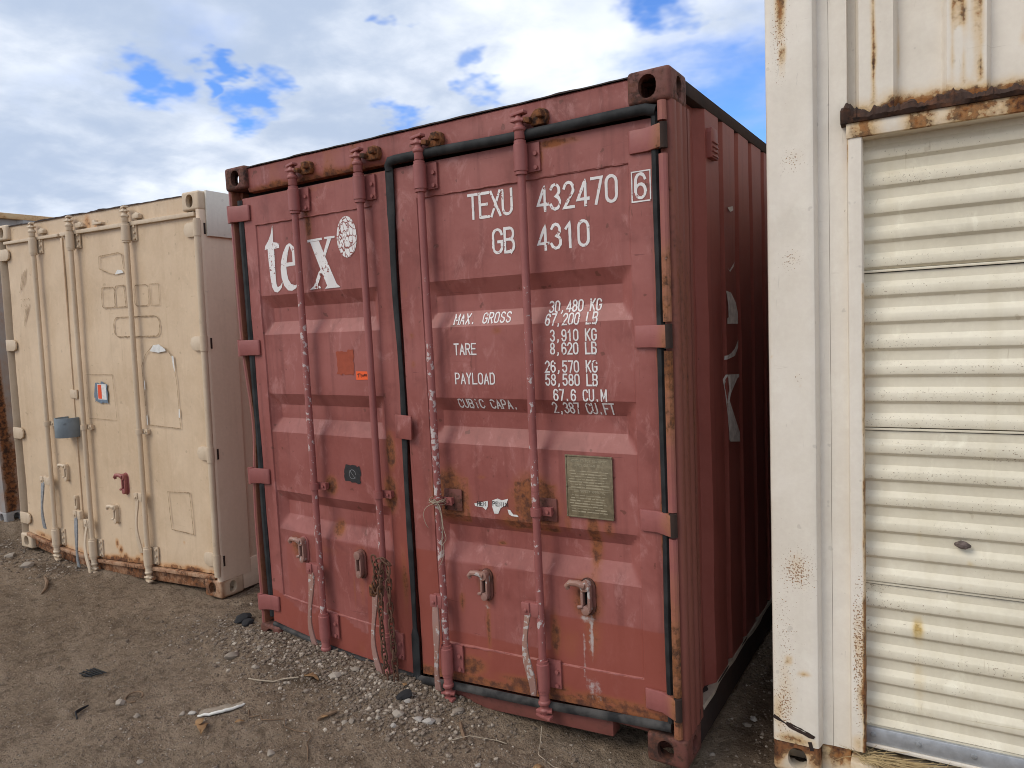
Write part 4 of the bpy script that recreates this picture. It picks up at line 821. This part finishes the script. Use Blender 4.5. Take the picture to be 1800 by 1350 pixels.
b.build('ghost_marking', 'outline', tL, smooth=0, deform=sag)
# side cover sheet and step at the foot of the side
MB().box(W + .001, W + .016, .045, .60, 2.315, 2.594).build('cover_sheet', paint('white_sheet_paint', (.66, .62, .54), (.7, .66, .58), streak=.2, spots=.02), tan, .003)
MB().prism([(.19, .02), (.19, .17), (.215, .205), (.9, .235), (.9, .02)], W - .028, W - .004, 0).build('side_skirt', 'tan_side', tan, .003)
# ================================================================== OFF-WHITE CONTAINER WITH ROLL-UP DOOR
ex, ey, ez, Ow = (.99942, .03355, .00559), (-.03332, .99878, -.03631), (-.0068, .0361, .99933), (2.712, .175, 0.)
MW2 = Matrix([[ex[i], ey[i], ez[i], Ow[i]] for i in range(3)] + [[0, 0, 0, 1]])
wht = empty('storage_container', 'off-white container with a ribbed roll-up door and rusted door head', 'container', MW2)
HW = 2.896
HWW = 3.06
castings(wht, {'d': paint('rusty_cream_casting', (.6, .53, .42), (.64, .58, .48), rustlvl=.3, halo=(.55, .3, .1), orange=(.2, .08, .03))}, h=HWW, rear=False, rust=lambda c: .55 * np.exp(-((c[:, 2] - .11) / .03) ** 2) + .2 * (c[:, 0] < .03))
def rust_post(c):
    v = blobs(c, [(.085, .78, .07, .10, .30), (.04, .30, .05, .2, .34), (.06, .43, .02, .02, .6), (.11, .39, .03, .015, .6), (.08, .13, .1, .035, .62), (.055, 2.80, .022, .16, .75), (.06, 2.62, .016, .07, .6), (.1, 2.26, .05, .04, .25), (.09, 1.9, .04, .05, .22), (.10, 1.49, .012, .012, .5), (.012, 1.55, .01, .01, .5), (.11, 1.45, .01, .01, .4), (.02, .22, .03, .1, .5)])
    return v
def speck_post(c): return blobs(c, [(.09, .77, .07, .09, .9), (.05, .5, .05, .35, .55), (.04, .25, .04, .15, .9), (.09, 2.25, .05, .05, .7), (.08, 1.9, .05, .05, .6), (.05, 2.7, .03, .2, .8), (.1, 1.47, .02, .03, .6)]) * (c[:, 1] < .03)
V = []; F = []; prof = [(.0, .20), (.0, .012), (.004, .004), (.012, .0), (.150, .0), (.158, .003), (.162, .012), (.168, .045), (.203, .050), (.2036, .062), (.2042, .050), (.262, .050), (.262, .12)]
zs = np.arange(CH - .002, HWW - CH, .018)
for z in zs:
    for k, (x, y) in enumerate(prof): V.append((x + .0015 * (fbm(z * 3, x * 9, 2) - .5), y + .003 * (fbm(z * 2.5 + 2, x * 6, 2) - .5), z))
n = len(prof); F = [(i * n + j, i * n + j + 1, (i + 1) * n + j + 1, (i + 1) * n + j) for i in range(len(zs) - 1) for j in range(n - 1)]
# finer subdivision across the face for the stains
bmx = MB().add(V, F); ob = None
def subdiv_build(mb, name, mat, root, cuts, **at):
    me = bpy.data.meshes.new(name); me.from_pydata(mb.v, [], mb.f); bm = bmesh.new(); bm.from_mesh(me)
    es = [e for e in bm.edges if abs(e.verts[0].co.z - e.verts[1].co.z) < .004 and e.calc_length() > .05]; bmesh.ops.subdivide_edges(bm, edges=es, cuts=cuts, use_grid_fill=True); bmesh.ops.recalc_face_normals(bm, faces=bm.faces); bm.to_mesh(me); bm.free()
    return link(name, me, mat, root, 30, **at)
subdiv_build(bmx, 'corner_post', 'cream', wht, 9, rust=rust_post, speck=speck_post)
# weld scars near the foot of the post
b = MB(); ribbon(b, [(.006, .205), (.07, .175), (.14, .155)], .010, lambda x, z: -.001, .0006, jit=1.2); ribbon(b, [(.05, .192), (.10, .178), (.145, .16)], .005, lambda x, z: -.001, .0012, jit=1.2); ribbon(b, [(.13, .13), (.135, .11)], .014, lambda x, z: -.001, .0006, jit=1.); b.build('weld_scar', 'darkrust', wht, smooth=0)
# corrugated end wall above the door
XW = 2.438; pr = [(.262, .085), (.288, .055), (.300, .05), (.405, .05), (.417, .055), (.452, .085)]
base = []; x = .205
cor = [(.2055, .092), (.286, .092), (.30, .056), (.405, .056), (.419, .092), (.545, .092), (.559, .056), (.668, .056), (.682, .092)]
x = .80
while x < XW - .2: cor += [(x, .092), (x + .014, .056), (x + .118, .056), (x + .132, .092)]; x += .26
cor.append((XW - .05, .092)); V = []; zs = np.linspace(2.32, HWW - .1, 40)
px = []
for (a, ya), (b_, yb) in zip(cor[:-1], cor[1:]):
    m = max(1, int((b_ - a) / .015)); px += [(a + (b_ - a) * i / m, ya + (yb - ya) * i / m) for i in range(m)]
px.append(cor[-1])
for z in zs:
    for xx, yy in px: V.append((xx, yy, z))
n = len(px); F = [(i * n + j, i * n + j + 1, (i + 1) * n + j + 1, (i + 1) * n + j) for i in range(len(zs) - 1) for j in range(n - 1)]
def rust_wall(c):
    x, z = c[:, 0], c[:, 2]; v = 1.0 * np.exp(-np.clip(z - 2.395, 0, 9) / .045) * (.5 + .75 * fbm(x * 9, z * 0 + 2, 3))
    for cx, w_, k, zl in ((.345, .011, .62, 2.3), (.415, .008, .42, 2.35), (.60, .024, .50, 2.60), (.61, .010, .56, 2.38), (.635, .010, .56, 2.38), (.575, .009, .5, 2.42), (.655, .010, .55, 2.42), (.76, .01, .3, 2.4)): v = np.maximum(v, k * np.exp(-((x - cx - .003 * np.sin(z * 20)) / w_) ** 2) * (z > zl) * (.75 + .5 * vnoise(z * 9, x * 0 + cx * 50)))
    return np.maximum(v, blobs(c, [(.235, 2.53, .012, .008, .55)]))
MB().add(V, F).build('end_wall', 'cream', wht, smooth=25, rust=rust_wall)
# door head: angle iron with a dark rusted upper flange
XR = 2.2
V = []; F = []; xs = np.linspace(.245, XR, 560)
for x in xs:
    j = (fbm(x * 14, 5, 4) - .5); k = 1.3 * (fbm(x * 60, 8, 3, .7) - .5) + .6 * math.exp(-((x - .26) / .02) ** 2)
    V += [(x, .052, 2.398 + .034 * j + .026 * k), (x, .018 - .02 * k, 2.384 + .02 * j + .012 * k), (x, .004 + .014 * j, 2.362 + .008 * k), (x, .010, 2.350), (x, .05, 2.346)]
F = [(5 * i + q, 5 * i + q + 1, 5 * i + 6 + q, 5 * i + 5 + q) for i in range(len(xs) - 1) for q in range(4)]
MB().add(V, F).build('door_head', 'darkrust', wht, smooth=40, rust=lambda c: .25 + .5 * (fbm(c[:, 0] * 20, c[:, 2] * 40, 3) - .4))
MB().box(.262, XR, .018, .034, 2.300, 2.352, 120).build('lintel', 'cream', wht, .002, rust=lambda c: .52 + .14 * np.sin(c[:, 0] * 43) + .4 * (fbm(c[:, 0] * 12, c[:, 2] * 0, 3) - .5) + .12 * np.clip(c[:, 0] - .4, 0, .5))
MB().box(.304, XR, .034, .16, 2.300, 2.308).build('lintel_soffit', 'cream', wht, rust=.3)
# jamb: angle with slight rust at its edges
def rust_j(c): return .5 * np.exp(-((c[:, 0] - .310) / .0045) ** 2) * (c[:, 2] < 1.8) + blobs(c, [(.29, .52, .022, .16, .45), (.30, .33, .018, .14, .5), (.28, .9, .03, .12, .2), (.29, .16, .03, .05, .5), (.262, 2.25, .006, .1, .6), (.28, 1.0, .004, 2., .16)]) + .3 * np.exp(-((c[:, 0] - .266) / .004) ** 2) * fbm(c[:, 2] * 3, c[:, 2] * 0, 2)
b = MB(); V = []; pj = [(.264, .055), (.264, .030), (.268, .024), (.278, .023), (.29, .023), (.30, .023), (.308, .024), (.311, .028), (.311, .10), (.305, .15)]; zs = np.linspace(.13, 2.335, 112)
for z in zs:
    for x, y in pj: V.append((x, y, z))
n = len(pj); MB().add(V, [(i * n + j, i * n + j + 1, (i + 1) * n + j + 1, (i + 1) * n + j) for i in range(len(zs) - 1) for j in range(n - 1)]).build('jamb', 'cream', wht, smooth=40, rust=rust_j, speck=lambda c: .9 * np.exp(-((c[:, 2] - .5) / .3) ** 2) * (c[:, 0] > .27))
MB().box(XR - .02, XR + .04, .02, .15, .13, 2.31).build('jamb', 'cream', wht, .003)
# bottom sill below the jamb and wall foot
MB().box(.163, .262, .052, .12, .0, .118, 8).build('sill_block', 'cream', wht, .004, rust=lambda c: .42 * np.exp(-((c[:, 2] - .11) / .03) ** 2) + .25)
MB().box(.264, XW - .17, .0, .14, -.01, .10, 20).build('bottom_sill', 'cream', wht, .004, rust=.4)
MB().box(.15, XW - .02, .13, .16, .1, HWW - .1).build('inner_void', 'gap', wht)
MB().box(XW - CW, XW, .0, .2, CH - .002, HWW - CH).build('corner_post', 'cream', wht, .006)
for xo in (.004, XW - .03): MB().box(xo, xo + .026, .18, 6.06, .03, HWW - .02).build('side_wall', 'cream', wht)
MB().box(.03, XW - .03, .05, 6.06, HWW - .03, HWW - .012).build('roof', 'cream', wht); MB().box(.03, XW - .03, 6.03, 6.058, .05, HWW - .04).build('back_wall', 'cream', wht)
MB().box(CW, XW - CW, .01, .1, HWW - .11, HWW - .004).build('top_header', 'cream', wht, .004)
# roll-up door: ribbed curtain panels joined by seams
roll = bpy.data.objects.new('rollup_door', None); COL.objects.link(roll); roll.parent = wht
PIT = .0925
def curtain(z_hi, z_lo, k):
    # profile from top to bottom: (offset below rib start, proud)
    prof = []; z = z_hi
    while z > z_lo + .03:
        # recessed flat, upper slope (faces up), proud flat, underside (faces down)
        prof += [(z, .0), (z - .029, .0), (z - .047, .0115), (z - .051, .0130), (z - .074, .0130), (z - .0775, .0118), (z - .0885, .001)]; z -= PIT
    prof = [(a, q) for a, q in prof if a > z_lo]; prof.append((z_lo, .0))
    V = []; xs = np.linspace(.3065, XR, 130)
    for x in xs:
        for z, q in prof: V.append((x, .096 - q + .006 * (fbm(x * 3 + k, z * 5, 3) - .5), z + .002 * (fbm(x * 2, z * 2 + k, 2) - .5)))
    n = len(prof); F = [(i * n + j, i * n + j + 1, (i + 1) * n + j + 1, (i + 1) * n + j) for i in range(len(xs) - 1) for j in range(n - 1)]
    def rust(c):
        x, z = c[:, 0], c[:, 2]; return 1.5 * blobs(c, [(.475, .585, .022, .055, .42), (.48, .40, .028, .26, .17), (.48, .92, .02, .045, .22), (.475, 1.42, .02, .25, .14), (.63, .84, .02, .02, .26), (.63, .76, .02, .02, .26), (.5, .3, .05, .1, .12)])
    MB().add(V, F).build('curtain_panel', 'shutter', roll, smooth=25, rust=rust, speck=lambda c: .38 * ((c[:, 1] < .0945) & (c[:, 1] > .074)) * np.clip(fbm(c[:, 0] * 4, c[:, 2] * 6, 2) * 2.2 - .6, 0, 1) + .03)
    MB().box(.3068, XR, .0885, .0995, z_lo - .0095, z_lo - .001, 60).build('panel_seam', 'shutter', roll, .0015)
    MB().box(.3068, XR, .0925, .10, z_lo - .0112, z_lo - .0099).build('seam_gap', 'gap', roll)
tops = (2.400, 1.838, 1.283, .7285)
for k, zt in enumerate(tops):
    curtain(zt, (tops[k + 1] + .0125) if k < 3 else .213, k)
b = MB().box(.3072, XR, .076, .100, .146, .2045, 30); b.build('bottom_bar', 'alu', roll, .003)
for x in (.332, .475, .64, .80): MB().tube([(x, .0775, .178), (x, .072, .178)], .009, 12).build('bolt', 'galv', roll, .001)
MB().box(.3072, XR, .07, .10, .132, .145).build('bottom_seal', 'cream', roll, .002, rust=.1)
# drips of gum / insect nest on the curtain
b = MB().tube([(.585, .082, .905), (.600, .072, .908), (.615, .072, .905), (.628, .082, .902)], [.006, .014, .013, .005], 8); b.build('mud_nest', plain('mud', (.17, .13, .115), .9, .4, 80.), roll)
# ================================================================== PALE GREY CONTAINER FURTHER ALONG
MW3 = Matrix.Translation((-4.12 - W, .46, .05)) @ Matrix.Rotation(.02, 4, 'Z')
MW3 = Matrix.Translation((-.08, 0, 0)) @ MW3
gry = empty('shipping_container', 'pale grey container with rust streaks just beyond the tan one', 'container', MW3)
castings(gry, {'d': 'grey'}, h=HW, rust=.12)
shell(gry, 'grey', 'grey', hgt=HW, roofmat='yellow', rail='grey')
def rg(c): return .25 + .9 * np.exp(-((c[:, 1] - .05 - .02 * np.sin(c[:, 2] * 3)) / .03) ** 2) * (.6 + .7 * fbm(c[:, 2] * 3, c[:, 1] * 9, 3))
for x0 in (0, W - .1): MB().prism([(x0, .0), (x0 + .1, .0), (x0 + .1, .05), (x0 + .1, .1), (x0 + .1, .2), (x0, .2)], CH, HW - CH, 2, 90).build('corner_post', 'grey', gry, rust=rg)
MB().box(.1, W - .1, .05, .09, .1, HW - .1).build('door', 'grey', gry); MB().box(.16, W - .16, .02, .14, HW - .12, HW - .01).build('top_header', 'yellow', gry, .004); MB().box(.16, W - .16, .02, .14, .02, .11).build('bottom_sill', 'grey', gry, .004)
# ================================================================== LOOSE STONES, GRAVEL, LITTER
def rock(seed, sub=2, flat=.65):
    bm = bmesh.new(); bmesh.ops.create_icosphere(bm, subdivisions=sub, radius=.5); rr = random.Random(seed); o = [rr.uniform(0, 50) for _ in range(3)]
    pl = [Vector((rr.gauss(0, 1), rr.gauss(0, 1), rr.gauss(0, 1))).normalized() for _ in range(7)]
    for v in bm.verts:
        c = v.co.copy()
        for p in pl:
            dd = c.dot(p) - .34
            if dd > 0: c -= p * dd * .85
        n = float(vnoise(c.x * 5 + o[0], c.y * 5 + c.z * 4 + o[1])) - .5; v.co = c * (1 + .35 * n); v.co.z *= flat
    return bm
ROCKS = []
for s in range(6):
    bm = rock(s); me = bpy.data.meshes.new('stone'); bm.to_mesh(me); bm.free(); me.shade_smooth(); me.set_sharp_from_angle(angle=math.radians(28)); attrs(me, np.zeros((len(me.vertices), 3)), tone=(s % 3) * .2 + .1); ROCKS.append(me)
for mi, nm in enumerate(('stone', 'stone_w')): pass
ST = [(0.09, -0.25, 0.074), (0.17, -0.14, 0.034), (0.73, -0.14, 0.055), (0.79, -0.07, 0.043), (0.31, -0.28, 0.039), (0.35, -0.66, 0.037), (0.16, -0.81, 0.031), (0.92, -0.69, 0.038), (1.03, -0.78, 0.037), (1.05, -0.36, 0.034), (1.02, -0.37, 0.034), (1.21, -0.23, 0.056), (1.18, -0.14, 0.04), (1.3, -0.2, 0.044), (1.34, -0.19, 0.049), (1.37, -0.16, 0.038), (1.23, -0.29, 0.033), (1.14, -0.29, 0.031), (1.39, -0.33, 0.032), (0.32, -0.69, 0.028), (-0.02, -0.78, 0.052), (0.8, -0.87, 0.033), (0.47, -0.98, 0.032), (0.49, -1.09, 0.037), (1.41, -0.06, 0.05), (1.7, -0.33, 0.025), (1.68, -0.4, 0.03), (2.54, 0.47, 0.033), (2.56, 0.51, 0.033), (2.63, 0.16, 0.031), (2.47, 0.2, 0.023), (0.57, -0.1, 0.029), (0.99, -0.18, 0.029), (0.7, -0.3, 0.03), (0.54, -0.29, 0.028), (1.84, -0.27, 0.025), (2.02, -0.2, 0.023), (-3.12, 0.08, 0.079), (-2.76, 0.03, 0.097), (-3.2, -.05, 0.06)]
WHITE = {(1.18, -0.14), (1.3, -0.2), (1.23, -0.29), (.35, -.66), (1.7, -.33), (1.34, -.19), (2.56, .51)}
for k, (x, y, s) in enumerate(ST):
    wq = (x, y) in WHITE; me = ROCKS[k % 6].copy(); me.materials.append(M['stone_w' if wq else 'stone']); o = bpy.data.objects.new('stone', me); COL.objects.link(o)
    o.scale = (s * random.uniform(1.0, 1.3), s * random.uniform(.85, 1.), s * .95); o.rotation_euler = (random.uniform(-.2, .2), random.uniform(-.2, .2), random.uniform(0, 6)); o.location = (x, y, float(gh(x, y)) + s * .08)
    if k == 0: tag(o, 'large squarish tan stone on the dirt in front of the red door', 'stone')
    elif x < -2: tag(o, 'dark earth-coloured stone by the foot of the tan container', 'stone', 'stones by the tan container')
    elif x > 2.4: tag(o, 'small stone in the gap between red and off-white containers', 'stone', 'stones in the gap')
    elif wq: tag(o, 'whitish stone lying in the dirt before the red doors', 'stone', 'white stones before the red doors')
    elif y < -.5: tag(o, 'grey-brown stone on open dirt clear of the gravel bank', 'stone', 'brown stones on the open dirt')
    elif s >= .04: tag(o, 'fist-sized grey-brown stone on the gravel bank by the red doors', 'stone', 'large stones on the gravel bank')
    elif x > 1.5: tag(o, 'small grey-brown stone before the right half of the red door sill', 'stone', 'stones before the door sill')
    else: tag(o, 'small grey-brown stone on the gravel bank by the red doors', 'stone', 'small stones on the gravel bank')
def gravel():
    base = []
    for s in range(8):
        bm = rock(40 + s, 1, .75); bm.verts.index_update(); base.append((np.array([v.co[:] for v in bm.verts]), np.array([[v.index for v in f.verts] for f in bm.faces]))); bm.free()
    X = []; Y = []; S = []
    def put(n, fx, fy, smin, smax, p=2.2):
        X.append(fx(n)); Y.append(fy(n)); S.append(smin + (smax - smin) * RNG.random(n) ** p)
    U = lambda a, b: (lambda n: RNG.uniform(a, b, n)); N = lambda a, b: (lambda n: RNG.normal(a, b, n))
    put(4600, N(.6, .5), lambda n: .03 - np.abs(RNG.normal(0, .17, n)), .004, .028, 2.6)        # bank along the red doors
    put(900, N(1.2, .18), N(-.2, .09), .006, .030)
    put(4200, U(-3.4, 2.6), U(-1.5, .1), .003, .014, 3.)
    put(1500, U(.2, 2.2), U(-1.1, -.1), .004, .017, 3.)
    put(16000, U(-2.6, 2.5), U(-1.5, .15), .003, .010, 2.); put(9000, U(-.4, 2.3), U(-1.25, -.0), .0025, .009, 1.6)
    put(700, U(2.42, 2.72), U(-.2, 2.2), .005, .02)
    put(700, U(-3.6, -2.2), N(.12, .13), .006, .03, 2.5)
    put(500, U(-.75, .05), U(-.1, 1.0), .005, .022)
    X, Y, S = map(np.concatenate, (X, Y, S)); ang = RNG.uniform(0, 6.28, len(X)); Z = gh(X, Y) + S * .08
    V = []; F = []; T = []; o = 0
    tone = np.clip(RNG.random(len(X)) ** 4.5, 0, 1) - .22
    for k in range(len(X)):
        v, f = base[k % 8]; c, s_ = math.cos(ang[k]), math.sin(ang[k]); s = S[k]
        V.append(np.stack([X[k] + s * (v[:, 0] * c - v[:, 1] * s_), Y[k] + s * (v[:, 0] * s_ + v[:, 1] * c), Z[k] + s * v[:, 2]], 1)); F.append(f + o); T.append(np.full(len(v), tone[k])); o += len(v)
    V = np.concatenate(V); F = np.concatenate(F); me = bpy.data.meshes.new('gravel'); me.from_pydata(V.tolist(), [], F.tolist())
    a = me.attributes.new('tone', 'FLOAT', 'POINT'); a.data.foreach_set('value', np.concatenate(T).astype(np.float32)); me.materials.append(M['gravel'])
    ob = bpy.data.objects.new('gravel', me); COL.objects.link(ob); tag(ob, 'fine gravel scattered over the dirt', 'gravel', kind='stuff')
gravel()
G0 = lambda x, y: float(gh(x, y))
def leaf(x, y, s, rz, label, seed):
    rr = random.Random(seed); V = []; F = []
    for i in range(7):
        t = i / 6; w_ = .30 * math.sin(math.pi * (t ** .8) * .96 + .06) * (1 + .3 * rr.uniform(-1, 1)); zc = .16 * math.sin(t * 3) + rr.uniform(-.02, .02)
        for a in (-1, 0, 1): V.append(((t - .5), a * w_, zc + (.10 if a else 0) + rr.uniform(-.03, .03)))
    F = [(i * 3 + j, i * 3 + j + 1, i * 3 + 4 + j, i * 3 + 3 + j) for i in range(6) for j in (0, 1)]
    o = MB().add(V, F).build('dead_leaf', 'leaf', None, smooth=60); md = o.modifiers.new('s', 'SOLIDIFY'); md.thickness = .02
    o.scale = (s, s, s); o.rotation_euler = (rr.uniform(-.2, .2), rr.uniform(-.2, .2), rz); o.location = (x, y, G0(x, y) + .005); tag(o, label, 'leaf', 'dead leaves on the dirt')
for k, (x, y, s, rz, lb) in enumerate(((.50, -.72, .085, -.6, 'large curled tan leaf below the white plastic rim'), (.64, -.215, .085, .2, 'orange-tan leaf at the end of a pale root'), (.62, -.61, .04, 1., 'small tan leaf beside the crooked root'), (1.1, -.06, .035, 2., 'small yellowish leaf on the gravel under the chain'), (1.9, -.2, .05, .9, 'pale curled leaf beside a straw-coloured stick'), (.47, -.70, .05, 1.9, 'small leaf tucked against the large curled tan leaf'), (.92, -.40, .04, .8, 'small leaf lying against a short brown stick'))): leaf(x, y, s, rz, lb, k)
# white plastic rim
lu, lv, lc = np.array((.62, .78)), np.array((.78, -.62)), np.array((.445, -.575))
lp = lambda a, k=1.: lc + lu * .10 * k * math.cos(a) + lv * .042 * k * math.sin(a)
RIM = [(*lp(a), G0(*lp(a)) + .009 * max(0, math.sin(a)) + .003) for a in np.linspace(.1, 3.05, 26)]
b = MB().tube(RIM, [.0015 + .0055 * math.sin(t * math.pi) ** .5 for t in np.linspace(0, 1, 26)], 8, ry=.006); rim = tag(b.build('plastic_lid', 'plastic', None), 'oval white-rimmed plastic lid half sunk in the dirt', 'lid')
b = MB(); b.add([(*lc, G0(*lc) + .008)] + [(*lp(a, .97), G0(*lp(a)) + .005 + .005 * math.sin(a)) for a in np.linspace(0, 6.283, 24, endpoint=False)], [(0, k + 1, (k + 1) % 24 + 1) for k in range(24)]); b.build('disc', plain('dusty_plastic', (.33, .27, .205), .8, .35, 40.), rim)
b = MB().tube([(-.01 + .045 * math.cos(a), -.72 + .035 * math.sin(a), G0(-.01, -.72) + .012 + .008 * math.sin(a)) for a in np.linspace(.3, 5.8, 20)], .0045, 6); tag(b.build('rubber_ring', 'wood', None), 'small brown broken rubber ring on the dirt', 'litter')
b = MB().tube([(-.13, -.87, G0(-.13, -.87) + .01), (-.12, -.91, G0(-.12, -.91) + .012), (-.10, -.94, G0(-.1, -.94) + .012), (-.06, -.955, G0(-.06, -.955) + .006)], [.004, .008, .009, .004], 7, ry=.004); tag(b.build('rubber_scrap', 'asphalt', None), 'curved dark rubber scrap on the dirt', 'litter')
b = MB()
for k in range(7): t = -.05 + k * .0165; b.tube([(-.45 + t, -.72, G0(-.45 + t, -.72) + .008), (-.45 + t + .012, -.65, G0(-.45, -.65) + .010)], .0028, 5)
for k in range(5): t = -.72 + k * .0165; b.tube([(-.505 + .003 * k, t, G0(-.5, t) + .009), (-.385 + .003 * k, t, G0(-.39, t) + .011)], .0028, 5)
tag(b.build('mesh_scrap', 'rubber', None), 'black plastic mesh scrap lying on the dirt', 'litter')
for (x, y, s, nm) in ((-.20, .04, .10, 'asphalt'), (-.13, .02, .07, 'asphalt'), (1.16, -.125, .075, 'asphalt')):
    me = ROCKS[int(s * 100) % 6].copy(); me.materials.append(M['asphalt']); o = bpy.data.objects.new('asphalt_lump', me); COL.objects.link(o); o.scale = (s * 1.2, s, s * .8); o.rotation_euler = (0, .2, x * 9); o.location = (x, y, G0(x, y) + s * .2)
    tag(o, 'black asphalt lump at the left foot of the red container' if x < 0 else 'black asphalt lump among gravel before the red doors', 'asphalt lump', 'asphalt lumps at the container foot' if x < 0 else None)
def stick(name, pts, r, mat, label, cat, lift=.006, group=None):
    b = MB().tube([(x, y, G0(x, y) + lift + dz) for x, y, dz in pts], r, 6); tag(b.build(name, mat, None), label, cat, group)
stick('wood_stick', [(.90, -.42, 0), (.92, -.38, .004), (.94, -.34, .004)], [.008, .011, .007], 'wood', 'short brown stick on the dirt before the red doors', 'stick')
stick('wood_stick', [(1.47, -.13, .004), (1.50, -.16, .004), (1.545, -.20, .0)], [.008, .008, .007], 'wood', 'flat weathered splinter under the third locking bar', 'stick')
stick('dry_root', [(.36, -.36, 0), (.42, -.34, .003), (.48, -.31, .002), (.52, -.28, .004), (.58, -.24, .008)], .0035, 'twine', 'pale dry root with a leaf at its end', 'root')
R_ = [(.58, -.53), (.61, -.555), (.66, -.53), (.70, -.555), (.75, -.53), (.78, -.50), (.82, -.53), (.88, -.52), (.93, -.50), (.97, -.52), (1.0, -.57), (1.04, -.60), (1.08, -.64)]
stick('dry_root', [(x, y, .002) for x, y in R_], .0024, 'wood', 'long thin crooked root across the dirt', 'root', .004)
stick('wire', [(1.815, -.02, .06), (1.83, -.06, .02), (1.86, -.13, .004), (1.94, -.15, .003), (2.05, -.13, .003), (2.18, -.09, .003), (2.27, -.08, .003)], .0018, 'twine', 'thin pale wire trailing along the dirt by the right casting', 'wire', .004)
stick('dry_twig', [(1.5, -.24, .0), (1.56, -.19, .012), (1.66, -.13, .004), (1.7, -.12, .0)], .0018, 'twine', 'thin dry twig arching over the dirt before the red doors', 'twig')
stick('wood_stick', [(1.885, -.19, .0), (1.905, -.235, .004)], .004, 'straw', 'small straw-coloured stick beside a leaf', 'stick')
stick('twig', [(-2.3, -.05, .01), (-2.16, -.10, .012), (-2.05, -.16, .012), (-1.98, -.22, .0)], [.008, .012, .010, .004], 'wood', 'broken wood chip before the tan container', 'stick')
# dry grass under the roll-up door
b = MB(); rr = random.Random(12); mi = MW2
for k in range(620):
    x = .29 + rr.random() ** 1.2 * .95; y = rr.uniform(.0, .068); z0 = .075; L_ = rr.uniform(.05, .15); a = rr.gauss(0.2, 1.0) - .15; up = rr.uniform(.0, .42); cv = rr.uniform(-.06, .02)
    P = []
    for i in range(4): t = i / 3; P.append(mi @ Vector((x + math.cos(a) * L_ * t, y - .035 * t + math.sin(a) * L_ * .5 * t, z0 + rr.random() * .004 + L_ * up * t + cv * t * t + .035)))
    b.tube(P, [.0017, .0016, .0012, .0006], 3, cap=False)
tag(b.build('dry_grass', 'straw', None), 'tuft of dry straw-coloured grass under the roll-up door', 'grass', kind='stuff')
